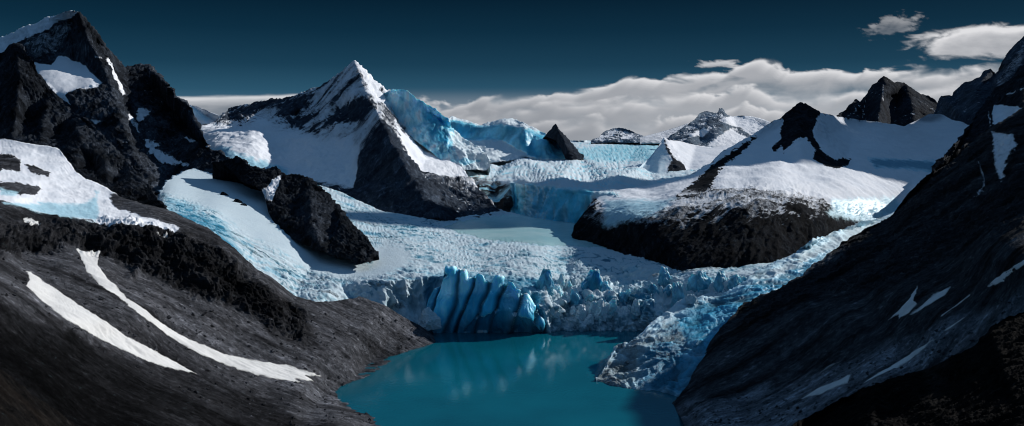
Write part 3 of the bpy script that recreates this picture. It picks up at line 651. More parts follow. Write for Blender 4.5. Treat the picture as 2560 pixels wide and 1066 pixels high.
POOL = [(1110, 562), (1160, 548), (1260, 542), (1300, 545), (1460, 570), (1470, 600), (1560, 628), (1480, 622), (1360, 612), (1240, 600), (1160, 585)]
LSNOW = [(395, 480), (420, 440), (520, 415), (600, 430), (690, 480), (680, 560), (740, 610), (860, 655), (925, 665), (945, 630), (960, 600), (1010, 620), (1030, 655), (960, 690), (860, 695), (760, 668), (700, 625), (640, 600), (590, 570), (540, 530), (470, 500)]
def glac_post(A, P, px, py, N, h, u, aux):
    c, fr, s, pf = aux['c'], aux['front'], aux['smooth'], aux['pool']
    band = fbm(P * np.array([.5, 1.6, .5]), 4)
    fine = fbm(P * np.array([1.6, 7, 2]) + 12, 5, .65)
    top_ice = .55 * sm(.1, -.45, c) + .16 * sm(-.1, .4, band)
    FW = np.array([at(*gz(*q))[:2] for q in [(400, 520, 2.55), (470, 560, 2.3), (560, 620, 1.75), (640, 680, 1.3), (760, 705, 1.2), (900, 700, 1.15), (1100, 690, 1.12), (1400, 690, 1.1)]])
    cross = line_d(P[:, 0], P[:, 1], FW)
    band2 = fbm(np.stack([cross * 4.5 + .3 * fbm(P * 1.2, 3), P[:, 0] * .25, P[:, 1] * .25], 1), 4, .6) * sm(1150, 900, px)
    A['snow'] = np.clip(A['snow'] - .5 * sm(.1, .45, band2) * (1 - s), 0, 1)
    ice = (top_ice + .36 * sm(.1, .5, fine) + .3 * sm(0, .4, band2)) * (1 - fr) * (1 - s) + fr * (.35 - .35 * aux['fl']) + A['ice']
    ice = ice * (1 - pf) + pf * (.36 + .2 * band)
    A['ice'] = np.clip(ice, 0, 1)
    wv = np.stack([fbm(P * .7 + 5, 3), fbm(P * .7 + 50, 3), P[:, 0] * 0], 1)
    ck = sm(.86, .97, 1 - np.abs(perlin((P + wv) * np.array([1.1, 6.0, 2])))) * sm(-.25, .25, fbm(P * .8 + 90, 3))
    ck = np.maximum(ck, .8 * sm(.88, .98, 1 - np.abs(perlin((P + wv * .6) * np.array([4.2, 2.6, 2]) + 7))) * sm(0, .3, fbm(P * .9 + 120, 3))) * (1 - fr) * (1 - s) * (1 - pf)
    A['ice'] = np.clip(A['ice'] + .75 * ck, 0, 1)
    A['tone'] = (1 - .45 * ck) * .5 * np.clip(1 - fr * (.35 - .5 * aux['fl']), .2, 1.1)  # crevasse lines and front hollows darkened as painted shade
    A['ice'] = np.clip(A['ice'] + aux['brk'] * (.42 * sm(.6, .1, N[:, 2]) * (1 - .6 * sm(.2, .8, N[:, 0])) + .35 * fbm(P * 1.6, 3) - .1), 0, 1)  # sunlit white painted on the broken ice, less blue on right-facing sides
    A['snow'] = np.clip(A['snow'] - .34 * sm(.05, .5, fbm(P * np.array([.28, 2.4, .5]) + 60, 5, .6)) * (1 - s), 0, 1)
    dirt = sm(.1, .6, fbm(P * np.array([.9, 2.6, .9]) + 33, 5, .6)) * A['dirtm']
    A['snow'] = np.clip(A['snow'] - .65 * dirt, 0, 1); A['ice'] = A['ice'] * (1 - .6 * dirt)
    del A['dirtm']

def glac_paint_dirt(A, px, py):
    A['dirtm'] = np.clip(inpoly([(560, 610), (700, 660), (900, 700), (1060, 690), (1100, 800), (1040, 830), (640, 760)], 20)(px, py, None) + .35 * inpoly([(960, 590), (1060, 600), (1130, 670), (1040, 680)], 20)(px, py, None), 0, 1)

def gp(A, P, px, py, N, h, u, aux):
    glac_paint_dirt(A, px, py); glac_post(A, P, px, py, N, h, u, aux)

gl = relief('glacier', M_glac,
    top=[(385, 530), (400, 488), (415, 458), (440, 440), (470, 425), (520, 415), (600, 430), (700, 440), (800, 465), (850, 480), (900, 505), (960, 530), (1050, 545), (1140, 545), (1260, 528), (1330, 545), (1440, 560), (1560, 590), (1700, 620), (1900, 620), (2000, 605), (2050, 590), (2110, 572), (2160, 552), (2200, 542), (2232, 532), (2260, 528), (2300, 520)],
    bot=[(385, 600), (500, 640), (640, 740), (740, 800), (850, 820), (950, 840), (1050, 850), (1085, 856), (1200, 852), (1620, 852), (1700, 856), (1900, 800), (2100, 680), (2300, 560)],
    lines=[[(640, 690, 16.6), (740, 722, 17), (850, 712, 17.3), (960, 700, 17.4), (1080, 690, 17.8), (1200, 700, 17.9), (1330, 692, 18.3), (1420, 690, 19.1), (1560, 695, 19.0), (1650, 705, 18.3), (1800, 700, 17.5), (1900, 690, 17.4)],
           [(640, 735, 15.6), (740, 790, 15.6), (850, 815, 16.2), (950, 830, 16.6), gz(1080, 842, -.12), gz(1200, 844, -.12), gz(1400, 842, -.12), gz(1620, 842, -.12), (1700, 840, 16.7), (1900, 780, 16)],
           [(1350, 730, 17.7), (1380, 770, 17.5), (1440, 745, 18.05), (1500, 752, 17.75), (1560, 730, 18.1), (1620, 760, 17.6)]],
    pts=[gz(400, 450, 2.85), gz(420, 480, 2.66), gz(500, 420, 2.9), gz(400, 530, 2.45), gz(560, 500, 2.45), gz(640, 560, 2.0), (700, 620, 18.2), gz(800, 640, 1.32), gz(930, 655, 1.2), gz(620, 600, 1.8), (480, 560, 17), (385, 590, 16), (560, 640, 16.2),
         gz(850, 490, 2.2), gz(880, 530, 1.8), gz(960, 560, 1.5), gz(1000, 600, 1.42), gz(1100, 562, 1.34), gz(1250, 546, 1.25), gz(1440, 567, 1.25), gz(1400, 588, 1.25), gz(1250, 575, 1.25), gz(1160, 562, 1.27), gz(1180, 594, 1.33), gz(1260, 606, 1.33), gz(1360, 614, 1.33), gz(1460, 622, 1.32), gz(1560, 630, 1.30), gz(1520, 606, 1.25), gz(1620, 645, 1.24), gz(1700, 655, 1.16), gz(1900, 650, 1.18), gz(2000, 632, 1.2), gz(2100, 585, 1.3),
         gz(2230, 536, 1.45), gz(2300, 525, 1.5), (2100, 640, 18.5), (2300, 556, 22), (1300, 650, 19.4), (1000, 650, 19), (1130, 640, 19.7)],
    hfun=glac_h, step=2.2, base=(.92, 0, .5), soft=1, melt=(80, lambda px, py, P: sm(680, 655, py)), drop=1.5, back=.5,
    paint=[('ice', [(1060, 690), (1120, 680), (1350, 700), (1360, 840), (1060, 840)], .5, 8, 8), ('ice', [(1500, 705), (1640, 710), (1640, 800), (1590, 790)], .35, 12, 16),
           ('ice', [(410, 490), (470, 510), (560, 560), (600, 640), (520, 600), (420, 530)], .45, 12, 16)],
    post=gp)
tag(gl, kind='structure')

# ---- blue ice wall over the lake
def wall_h(P, px, py, N, u):
    # upright buttresses parted by deep cracks, leaning a little to the right as they rise
    Q = P * 1.0
    w = np.stack([fbm(Q * 1.4, 3), fbm(Q * 1.4 + 60, 3), Q[:, 0] * 0], 1)
    f1, f2, cid = cells(np.stack([Q[:, 0] * 2.9 - Q[:, 2] * .9 + .35 * w[:, 0], .5 + .25 * w[:, 1] + Q[:, 2] * .12, Q[:, 0] * 0], 1))
    but = sm(0, .38, f2 - f1)
    fl = ridged(Q * np.array([5, 5, .9]) + w, 6, .6)
    fac = np.floor(fbm(Q * np.array([2.4, 2.4, .8]) + 9, 2) * 6) / 6
    return 13 * (but - .5) + 3 * fl + 16 * (cid - .5) + 7 * fac, {'fl': fl, 'but': but, 'cid': cid}
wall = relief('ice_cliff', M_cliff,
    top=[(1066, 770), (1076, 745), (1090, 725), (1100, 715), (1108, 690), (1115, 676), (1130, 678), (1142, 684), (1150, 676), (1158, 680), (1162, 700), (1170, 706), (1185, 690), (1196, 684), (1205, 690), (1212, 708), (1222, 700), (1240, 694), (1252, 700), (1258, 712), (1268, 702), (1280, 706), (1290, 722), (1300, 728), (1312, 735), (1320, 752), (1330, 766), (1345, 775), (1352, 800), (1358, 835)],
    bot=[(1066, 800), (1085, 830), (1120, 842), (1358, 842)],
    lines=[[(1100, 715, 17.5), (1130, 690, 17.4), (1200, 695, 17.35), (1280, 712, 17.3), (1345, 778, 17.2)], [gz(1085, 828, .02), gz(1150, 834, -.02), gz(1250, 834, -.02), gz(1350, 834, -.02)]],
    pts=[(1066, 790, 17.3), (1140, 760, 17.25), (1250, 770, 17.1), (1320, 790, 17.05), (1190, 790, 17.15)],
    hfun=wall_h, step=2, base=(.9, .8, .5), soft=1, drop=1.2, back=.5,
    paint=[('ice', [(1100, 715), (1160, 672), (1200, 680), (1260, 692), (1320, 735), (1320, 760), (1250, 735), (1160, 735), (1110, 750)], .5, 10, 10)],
    post=lambda A, P, px, py, N, h, u, aux: A.update(
        ice=np.clip(A['ice'] + .5 * fbm(P * np.array([1.6, 1.6, .5]), 4) + .15 - .12 * aux['fl'] - .8 * sm(.6, .9, N[:, 2]), .0, 1),
        tone=np.clip(.8 * (.25 + .75 * aux['but']) * (.7 + .6 * aux['cid']) * (1 - .5 * sm(770, 835, py)), .06, 1.2)))  # shade in the cracks painted as darker tone; tone also falls toward the foot
tag(wall, 'deep blue scalloped ice wall rising from the far shore of the turquoise lake', 'ice cliff')

# ---- ice tongue at right
def tongue_h(P, px, py, N, u):
    Q = P * 1.0
    w = fbm(Q * .8, 3)[:, None] * .5
    r = ridged((Q + w) * np.array([2.2, 2.6, 1.4]), 6, .62); l = fbm(Q * 1.1 + 8, 3)
    return 8 * r + 7 * l, {'r': r, 'l': l}
tong = relief('ice_tongue', M_glac,
    top=[(1490, 948), (1500, 935), (1520, 905), (1535, 880), (1545, 866), (1575, 862), (1600, 842), (1615, 828), (1630, 812), (1650, 795), (1670, 782), (1690, 768), (1705, 752), (1730, 748), (1760, 745), (1800, 738), (1830, 728), (1860, 708), (1885, 682), (1930, 660), (1990, 634), (2030, 602), (2050, 594), (2100, 578), (2160, 553), (2200, 546), (2232, 534), (2300, 520)],
    bot=[(1490, 965), (1560, 985), (1620, 995), (1700, 1010), (1760, 980), (1820, 900), (1900, 850), (2000, 770), (2100, 700), (2300, 560)],
    lines=[[(1545, 866, 15.0), (1650, 795, 15.8), (1705, 755, 16.2), (1800, 738, 16.6), (1885, 684, 17.4), (1990, 636, 18.6), (2100, 580, 21.6), (2232, 536, 28)],
           [gz(1495, 955, 0), gz(1560, 972, -.02), gz(1640, 980, -.02), gz(1700, 985, 0.05)], [(1600, 860, 14.7), (1720, 850, 14.5), (1760, 920, 13.4)]],
    pts=[(1740, 790, 15.7), (1850, 745, 16), (1900, 740, 16), (2000, 670, 17.8), (2100, 615, 20.4), (2300, 556, 23), (1900, 845, 14), (1800, 800, 15.2), (1600, 930, 13.9), (1700, 1005, 13), (2100, 695, 17)],
    hfun=tongue_h, step=2.2, base=(.85, .3, .62), soft=1, drop=1.5, back=.5,
    paint=[('snow', [(1490, 950), (1545, 860), (1640, 830), (1700, 800), (1720, 860), (1680, 990), (1500, 990)], .55, 16, 24, 20),
           ('ice', [(1600, 900), (1660, 830), (1730, 765), (1880, 712), (1990, 668), (2060, 630), (2000, 760), (1840, 870), (1740, 990), (1600, 980)], .95, 18, 16),  # deep blue shade of the tongue put into the ice colour
           ('ice', [(1900, 690), (2000, 650), (2100, 590), (2240, 530), (2240, 560), (2100, 615), (2010, 655), (1930, 700)], .12, 6, 8)],
    post=lambda A, P, px, py, N, h, u, aux: A.update(
        ice=np.clip(A['ice'] + .4 * fbm(P * 2.2, 4) * (A['ice'] > .05) - .1 * sm(.0, .7, aux['r']), 0, 1),
        snow=np.clip(A['snow'] - .5 * sm(.1, .5, fbm(P * 1.7 + 4, 5, .65)) * sm(800, 880, py), 0, 1), tone=.62 * np.clip(.8 + .7 * aux['r'] - .5 * sm(0., -.5, aux['l']), .25, 1.2)))
tag(tong, 'shaded ragged ice tongue reaching into the lake below the dark right slope', 'ice')

# ---- foreground slopes
P0, P1 = at(200, 640, 12.4), at(800, 955, 13.0)
fall_l = P1 - P0
CLIFFS = [(-200, 560), (60, 560), (130, 560), (190, 560), (240, 560), (300, 545), (420, 575), (520, 600), (600, 660), (650, 700), (700, 745), (760, 770), (760, 870), (690, 830), (640, 800), (560, 760), (480, 740), (400, 700), (330, 690), (270, 640), (240, 640), (185, 615), (60, 640), (-200, 640)]
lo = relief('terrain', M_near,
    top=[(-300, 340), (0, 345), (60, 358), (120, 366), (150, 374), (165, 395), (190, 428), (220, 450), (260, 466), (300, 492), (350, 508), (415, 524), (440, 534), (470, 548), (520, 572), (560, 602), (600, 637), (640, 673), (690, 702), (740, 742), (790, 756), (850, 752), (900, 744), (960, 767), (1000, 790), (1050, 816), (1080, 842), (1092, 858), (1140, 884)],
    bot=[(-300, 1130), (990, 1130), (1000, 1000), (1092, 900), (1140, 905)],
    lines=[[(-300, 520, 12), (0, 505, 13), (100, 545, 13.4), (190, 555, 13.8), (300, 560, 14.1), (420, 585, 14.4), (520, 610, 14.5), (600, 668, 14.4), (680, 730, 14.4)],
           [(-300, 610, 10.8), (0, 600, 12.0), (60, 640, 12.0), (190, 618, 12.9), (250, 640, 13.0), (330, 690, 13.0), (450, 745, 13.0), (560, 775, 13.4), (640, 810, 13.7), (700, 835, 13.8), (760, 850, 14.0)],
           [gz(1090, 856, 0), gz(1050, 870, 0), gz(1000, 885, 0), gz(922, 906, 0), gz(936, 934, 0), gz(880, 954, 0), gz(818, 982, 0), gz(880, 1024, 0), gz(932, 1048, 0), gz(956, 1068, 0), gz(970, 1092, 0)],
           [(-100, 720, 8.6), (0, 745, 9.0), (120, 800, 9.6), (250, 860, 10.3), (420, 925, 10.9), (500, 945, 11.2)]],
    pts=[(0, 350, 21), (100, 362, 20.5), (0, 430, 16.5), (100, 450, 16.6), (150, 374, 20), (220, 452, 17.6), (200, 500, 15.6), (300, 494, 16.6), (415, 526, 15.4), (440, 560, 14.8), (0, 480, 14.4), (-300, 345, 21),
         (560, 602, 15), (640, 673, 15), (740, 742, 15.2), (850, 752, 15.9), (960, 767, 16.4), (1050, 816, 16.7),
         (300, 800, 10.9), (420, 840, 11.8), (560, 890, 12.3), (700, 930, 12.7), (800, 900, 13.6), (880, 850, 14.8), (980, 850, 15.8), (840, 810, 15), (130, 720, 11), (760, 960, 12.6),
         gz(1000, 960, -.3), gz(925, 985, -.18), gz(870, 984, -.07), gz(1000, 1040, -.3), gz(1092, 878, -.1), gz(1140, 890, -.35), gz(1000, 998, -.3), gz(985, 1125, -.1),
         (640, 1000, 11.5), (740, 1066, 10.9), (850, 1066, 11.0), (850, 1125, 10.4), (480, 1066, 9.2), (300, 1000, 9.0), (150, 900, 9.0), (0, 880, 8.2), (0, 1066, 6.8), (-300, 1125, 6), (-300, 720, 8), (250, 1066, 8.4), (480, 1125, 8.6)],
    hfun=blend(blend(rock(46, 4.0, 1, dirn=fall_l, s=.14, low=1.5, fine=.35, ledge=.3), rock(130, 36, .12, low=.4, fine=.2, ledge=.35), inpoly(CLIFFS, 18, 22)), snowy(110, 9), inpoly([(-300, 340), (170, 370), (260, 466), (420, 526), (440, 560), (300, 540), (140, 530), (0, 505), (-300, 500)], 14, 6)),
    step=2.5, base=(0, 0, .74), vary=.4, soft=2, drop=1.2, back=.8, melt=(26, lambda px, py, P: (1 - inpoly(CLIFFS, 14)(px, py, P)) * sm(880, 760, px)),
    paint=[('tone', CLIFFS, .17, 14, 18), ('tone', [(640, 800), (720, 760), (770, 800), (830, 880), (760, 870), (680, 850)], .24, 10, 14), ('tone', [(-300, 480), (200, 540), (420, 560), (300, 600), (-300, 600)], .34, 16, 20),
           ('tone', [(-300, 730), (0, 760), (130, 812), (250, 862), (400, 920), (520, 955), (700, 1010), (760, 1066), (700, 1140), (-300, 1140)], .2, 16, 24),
           ('tone', [(-300, 790), (0, 800), (180, 850), (260, 940), (380, 1010), (520, 1140), (-300, 1140)], .05, 55, 45, 60),  # shade over the lower-left slope, painted as dark to near-black tone
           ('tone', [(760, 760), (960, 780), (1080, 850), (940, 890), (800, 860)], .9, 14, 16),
           ('snow', [(-300, 330), (60, 352), (150, 366), (190, 428), (260, 462), (300, 488), (270, 495), (290, 515), (350, 540), (450, 570), (440, 578), (330, 578), (270, 560), (200, 552), (160, 540), (100, 535), (40, 515), (0, 500), (-300, 490)], 1, 4, 8),
           ('snow', [(275, 486), (300, 488), (416, 530), (450, 560), (360, 536), (300, 506)], .05, 4, 6), ('snow', [(275, 508), (340, 514), (300, 525)], .1, 3, 5),
           ('snow', [(-300, 380), (20, 385), (50, 400), (50, 430), (20, 425), (-300, 430)], .02, 4, 10, 20), ('snow', [(60, 412), (85, 415), (128, 432), (120, 444), (80, 432)], .02, 3, 8, 16),
           ('snow', [(-300, 450), (30, 456), (70, 462), (108, 470), (90, 486), (50, 484), (0, 478), (-300, 480)], .02, 4, 10, 20),
           ('ice', [(10, 508), (120, 506), (200, 510), (240, 495), (250, 478), (236, 476), (250, 530), (240, 556), (160, 545), (100, 535), (40, 518)], .4, 6, 8), ('ice', [(0, 470), (50, 478), (40, 490), (0, 490)], .35, 5, 6)],
    post=lambda A, P, px, py, N, h, u, aux: A.update(tone=A['tone'] * np.clip(1 + 1.9 * fbm(stretch(P * 2.4, fall_l, .06), 5, .6), .25, 2) * (1 + .7 * sm(.25, .7, fbm(P * 14, 3, .7))),
                                                     snow=np.maximum(A['snow'], .45 * sm(.75, 1.2, fbm(P * 5, 4, .7) * 1.5 + .5 - .4 * aux['r']) * sm(640, 520, py))))
tag(lo, kind='structure')

o = relief('terrain', M_crag,
    top=[(-300, 880), (0, 925), (30, 948), (80, 985), (130, 1020), (190, 1064), (260, 1110), (300, 1140)], bot=[(-300, 1160), (300, 1160)],
    pts=[(-300, 880, 5.2), (0, 925, 6.0), (190, 1064, 6.6), (0, 1066, 4.8), (190, 1150, 5.4), (-300, 1150, 4), (300, 1150, 6)],
    hfun=rock(70, 5, .8), step=2.5, base=(0, 0, .22), soft=1, drop=1.5, back=1.1)
tag(o, kind='structure')

P0, P1 = at(2440, 560, 13), at(1760, 990, 12.7)
fall_r = P1 - P0
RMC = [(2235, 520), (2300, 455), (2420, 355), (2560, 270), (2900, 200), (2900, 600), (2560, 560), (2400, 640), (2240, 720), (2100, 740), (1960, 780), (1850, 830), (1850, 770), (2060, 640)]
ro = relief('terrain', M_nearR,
    top=[(1680, 1010), (1690, 1000), (1715, 970), (1735, 930), (1755, 885), (1790, 835), (1830, 792), (1860, 760), (1900, 742), (1961, 716), (2007, 684), (2068, 640), (2108, 608), (2164, 572), (2200, 558), (2232, 538), (2250, 512), (2280, 478), (2300, 456), (2340, 422), (2380, 386), (2420, 356), (2460, 332), (2490, 312), (2520, 296), (2545, 278), (2560, 268), (2620, 200), (2680, 110), (2760, 0), (2900, -100)],  # out-of-frame end of the ridge raised to shadow this slope and the tongue
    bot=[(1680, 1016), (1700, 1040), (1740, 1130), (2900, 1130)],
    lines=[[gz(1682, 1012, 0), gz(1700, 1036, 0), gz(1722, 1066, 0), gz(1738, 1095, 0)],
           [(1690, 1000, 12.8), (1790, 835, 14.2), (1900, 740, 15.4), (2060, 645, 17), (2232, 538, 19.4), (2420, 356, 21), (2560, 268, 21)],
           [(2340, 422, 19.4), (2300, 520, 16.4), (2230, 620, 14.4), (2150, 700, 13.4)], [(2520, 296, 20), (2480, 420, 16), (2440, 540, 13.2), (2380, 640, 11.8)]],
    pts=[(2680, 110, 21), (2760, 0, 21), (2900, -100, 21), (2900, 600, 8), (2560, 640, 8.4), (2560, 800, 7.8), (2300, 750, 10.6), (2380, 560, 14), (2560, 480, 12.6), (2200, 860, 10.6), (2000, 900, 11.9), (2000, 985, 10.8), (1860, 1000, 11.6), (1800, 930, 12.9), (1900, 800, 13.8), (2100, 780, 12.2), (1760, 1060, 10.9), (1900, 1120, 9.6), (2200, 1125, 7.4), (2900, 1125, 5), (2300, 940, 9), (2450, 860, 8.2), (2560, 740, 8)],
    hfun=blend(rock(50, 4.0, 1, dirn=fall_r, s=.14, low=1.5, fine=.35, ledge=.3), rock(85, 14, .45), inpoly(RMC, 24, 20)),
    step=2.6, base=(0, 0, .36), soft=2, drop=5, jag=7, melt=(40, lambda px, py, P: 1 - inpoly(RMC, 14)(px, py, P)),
    paint=[('tone', RMC, .2, 24, 20), ('tone', [(1680, 1010), (1860, 985), (2060, 930), (2200, 880), (2350, 815), (2500, 760), (2620, 700), (2620, 790), (2480, 850), (2250, 945), (2000, 1060), (1900, 1140), (1700, 1140)], 1.25, 18, 14),  # lighter gravel band: sunlight put in as a raised tone
           ('snow', [(2480, 330), (2535, 338), (2545, 370), (2520, 400), (2505, 460), (2490, 430), (2485, 390)], .7, 5, 10, 20), ('-snow', [(2430, 500), (2445, 490), (2455, 478)], .7, 2, 4, 12, 2), ('-snow', [(2450, 410), (2462, 450), (2458, 480)], .5, 3, 6, 12, 3),
           ('tone', [(2040, 640), (2110, 600), (2110, 640), (2000, 690), (1960, 700)], .6, 8, 8)],
    post=lambda A, P, px, py, N, h, u, aux: A.update(tone=A['tone'] * np.clip(1 + 1.9 * fbm(stretch(P * 2.4, fall_r, .06), 5, .6), .25, 2) * (1 + .7 * sm(.25, .7, fbm(P * 14, 3, .7)))))
tag(ro, kind='structure')

o = relief('terrain', M_crag,
    top=[(1930, 1120), (1960, 1085), (2000, 1052), (2060, 1024), (2130, 985), (2190, 960), (2260, 940), (2320, 924), (2370, 900), (2430, 868), (2465, 838), (2478, 815), (2520, 790), (2560, 775), (2700, 715), (2900, 650)], bot=[(1930, 1160), (2900, 1160)],
    lines=[[(2320, 924, 8.2), (2310, 1000, 7.2), (2280, 1066, 6.4)], [(2190, 960, 8.3), (2180, 1066, 7)], [(2478, 815, 8), (2470, 920, 6.8), (2400, 1066, 5.4)]],
    pts=[(1930, 1130, 8.4), (2900, 650, 7), (2900, 1150, 3.6), (2560, 1066, 4.6), (2240, 1040, 7.4), (2390, 960, 7.4), (2000, 1150, 7.6)],
    hfun=rock(75, 9, .6), step=2.6, base=(0, 0, .15), soft=1, drop=1.2, back=1.2, jag=5,
    paint=[('tone', [(2300, 920), (2370, 900), (2370, 960), (2340, 1010)], .34, 14, 14)])
tag(o, kind='structure')

sh = relief('mountain', M_mid,
    top=[(2330, 420), (2360, 392), (2385, 365), (2405, 340), (2425, 312), (2440, 290), (2455, 266), (2470, 246), (2490, 226), (2510, 210), (2530, 196), (2545, 180), (2560, 165), (2600, 60), (2660, -200), (2760, -560), (2880, -640), (3000, -520), (3200, -200)],  # the tall part out of frame is added to cast shade on the snow
    bot=[(2330, 520), (3200, 520)],
    lines=[[(2440, 290, 37), (2420, 360, 33), (2390, 420, 30)], [(2470, 246, 38), (2480, 330, 32), (2470, 400, 29)], [(2560, 165, 38), (2560, 300, 31)]],
    pts=[(2330, 500, 30), (2760, -560, 46), (2880, -640, 47), (3000, -520, 47), (3200, 500, 28), (2520, 300, 33), (2560, 400, 27), (3200, -200, 46)],
    hfun=rock(70, 8, .5), step=3, base=(0, 0, .3), soft=1, drop=8,
    paint=[('snow', [(2484, 262), (2556, 270), (2556, 282), (2520, 298), (2490, 322), (2480, 300)], 1, 3, 6, 20), ('-snow', [(2472, 280), (2478, 318)], .6, 2, 4, 14, 2), ('-snow', [(2520, 240), (2560, 222)], .6, 1.5, 4, 12, 1.5)],
    post=dusting(.95, 1.3, .5, .5))
tag(sh, 'dark rock shoulder with one square snowfield below the jagged peak at right', 'mountain')

# ---- lake
def water():
    m = bpy.data.materials.new('glacial_lake_water'); b = NB(nt(m))
    tc = b.n('ShaderNodeTexCoord').outputs['Object']
    n = b.noise(tc, .5, 3, .5)
    c = b.mix(b.step(n, .3, .7), (.002, .086, .126), (.003, .120, .168))
    p = b.n('ShaderNodeBsdfPrincipled'); b.link(c, p.inputs['Base Color'])
    p.inputs['Roughness'].default_value = .04; p.inputs['IOR'].default_value = 1.33; p.inputs['Specular IOR Level'].default_value = .85
    mp = b.n('ShaderNodeMapping'); b.link(tc, mp.inputs[0]); mp.inputs['Scale'].default_value = (1, .35, 1)
    w = b.noise(mp.outputs[0], 26, 4, .6)
    bp = b.n('ShaderNodeBump'); bp.inputs['Strength'].default_value = .09; bp.inputs['Distance'].default_value = .02
    b.link(w, bp.inputs['Height']); b.link(bp.outputs[0], p.inputs['Normal'])
    o = b.n('ShaderNodeOutputMaterial'); b.link(p.outputs[0], o.inputs[0]); return m
me = bpy.data.meshes.new('lake'); me.from_pydata([(-5, 4, 0), (1.2, 4, 0), (2.4, 10.4, 0), (4, 14, 0), (4.5, 19, 0), (-5, 19, 0)], [], [tuple(range(6))]); me.materials.append(water())
lake = bpy.data.objects.new('lake', me); col.objects.link(lake); tag(lake, kind='structure')
# ---- bedrock sheet out to the horizon
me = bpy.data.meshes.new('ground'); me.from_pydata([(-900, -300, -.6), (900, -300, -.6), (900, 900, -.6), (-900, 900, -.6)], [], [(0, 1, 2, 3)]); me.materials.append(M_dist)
o = bpy.data.objects.new('ground', me); col.objects.link(o); tag(o, kind='structure')

# ---- parts of the mountains that look different from the rest
def part(o, poly, name, jit=4): peel(o, poly, name, None, None, lift=.5, jit=jit, parent=o, keep=True)
part(lft, [(84, 157), (128, 163), (146, 140), (165, 141), (215, 166), (224, 180), (258, 210), (235, 219), (172, 232), (166, 242), (182, 268), (150, 245), (120, 216), (100, 190)], 'snowfield')
part(lft, [(-300, 225), (0, 90), (165, 15), (204, 20), (180, 44), (150, 52), (118, 76), (80, 96), (52, 108), (28, 122), (0, 142), (-300, 300)], 'snow_ridge')
part(pyr, [(905, 330), (940, 268), (1000, 360), (1060, 445), (1130, 540), (1110, 580), (860, 580), (880, 400)], 'rock_spur')
part(cen, [(1960, 292), (1990, 260), (2003, 250), (2015, 258), (2048, 282), (2040, 300), (2030, 330), (2045, 360), (2060, 385), (2085, 398), (2128, 400), (2120, 412), (2100, 420), (2070, 418), (2030, 398), (2040, 375), (2015, 345), (1995, 345), (1980, 358), (1960, 385), (1935, 385), (1950, 345)], 'rock_tip')
part(cen, [(1435, 590), (1490, 540), (1540, 575), (1640, 560), (1720, 545), (1790, 515), (1880, 540), (1990, 505), (2070, 535), (2095, 590), (2000, 660), (1700, 690), (1560, 640)], 'rock_dome')
part(cen, [(2170, 395), (2260, 400), (2350, 405), (2340, 432), (2250, 422), (2190, 420)], 'ice_field')
part(sh, [(2484, 262), (2556, 270), (2556, 282), (2520, 298), (2490, 322), (2480, 300)], 'snowfield')
part(fin, [(1661, 348), (1672, 372), (1686, 396), (1712, 412), (1716, 436), (1660, 446), (1672, 420), (1680, 400), (1664, 370)], 'rock_edge')

# ---- single ice towers along the broken front
import bmesh
def spot(o, px, py):
    G, PX, PY, u = REC[o.name]
    k = np.argmin((PX - px) ** 2 + (PY - py) ** 2); return G.reshape(-1, 3)[k]
def ice_block(name, p, w, h, seed, label, group=None, lean=.15, mat=None, snow=.8, ice=.6, flat=1.0, cat='ice block', tone=.5):
    r = random.Random(seed); bm = bmesh.new()
    az = r.uniform(0, 6.28)
    for lev, sc in ((-.35, 1.1), (.3, 1.0), (1.0, .42)):
        n = 5 if lev < .9 else 3
        for i in range(n):
            a = az + lev + 6.283 * (i + r.uniform(-.35, .35)) / n
            k = sc * r.uniform(.75, 1.15)
            bm.verts.new((w * k * math.cos(a) + lean * h * lev * math.cos(az), w * k * flat * math.sin(a) + lean * h * lev * math.sin(az), h * (lev + r.uniform(-.1, .06))))
    bmesh.ops.convex_hull(bm, input=bm.verts)
    for v in [v for v in bm.verts if not v.link_faces]: bm.verts.remove(v)
    bmesh.ops.triangulate(bm, faces=bm.faces)
    bmesh.ops.subdivide_edges(bm, edges=bm.edges, cuts=3, use_grid_fill=True)
    bmesh.ops.subdivide_edges(bm, edges=bm.edges, cuts=1, use_grid_fill=True)
    bm.normal_update()
    V = np.array([v.co[:] for v in bm.verts]); Nn = np.array([v.normal[:] for v in bm.verts])
    q = (V + np.array([seed * 3.1, 0, 0])) / w
    d = .13 * w * ridged(q * np.array([2.2, 2.2, 1.1]), 4) + .05 * w * fbm(q * 6, 3)
    V = V + Nn * d[:, None]
    for v, c in zip(bm.verts, V): v.co = c
    me = bpy.data.meshes.new(name); bm.to_mesh(me); bm.free()
    N = np.array([v.normal[:] for v in me.vertices]); n = len(me.vertices)
    vals = {'snow': np.full(n, snow), 'ice': np.clip(ice - .9 * ice * sm(.3, .8, N[:, 2]) + .25 * fbm(q * 1.5, 3), 0, 1), 'tone': np.clip(tone * (.8 + .6 * fbm(q * 1.2 + 5, 3)), .05, .8)}
    for kk, vv in vals.items():
        a_ = me.attributes.new(kk, 'FLOAT', 'POINT'); a_.data.foreach_set('value', vv.astype(np.float32))
    me.materials.append(mat or M_cliff)
    ob = bpy.data.objects.new(name, me); col.objects.link(ob); ob.location = Vector(p)
    return tag(ob, label, cat, group)
for k, (bx_, by_, bw, bh, sd_, lb) in enumerate(((562, 484, 11, 9, 61, 'small black rock outcrop highest in the snow left of the black rock ridge'), (594, 502, 13, 10, 64, 'larger flat black rock outcrop in the snow left of the black rock ridge'), (607, 508, 9, 6, 67, 'low black rock outcrop touching the right side of a larger one in the snow'))):
    p = spot(gl, bx_, by_ + 4); u = p[1] / F
    ice_block('rock_outcrop', p - np.array([0, 0, 2 * u]), bw * u, bh * u, sd_, lb, 'rock outcrops in the snow', lean=.3, mat=M_mid, snow=0, ice=0, tone=.22, cat='rock')
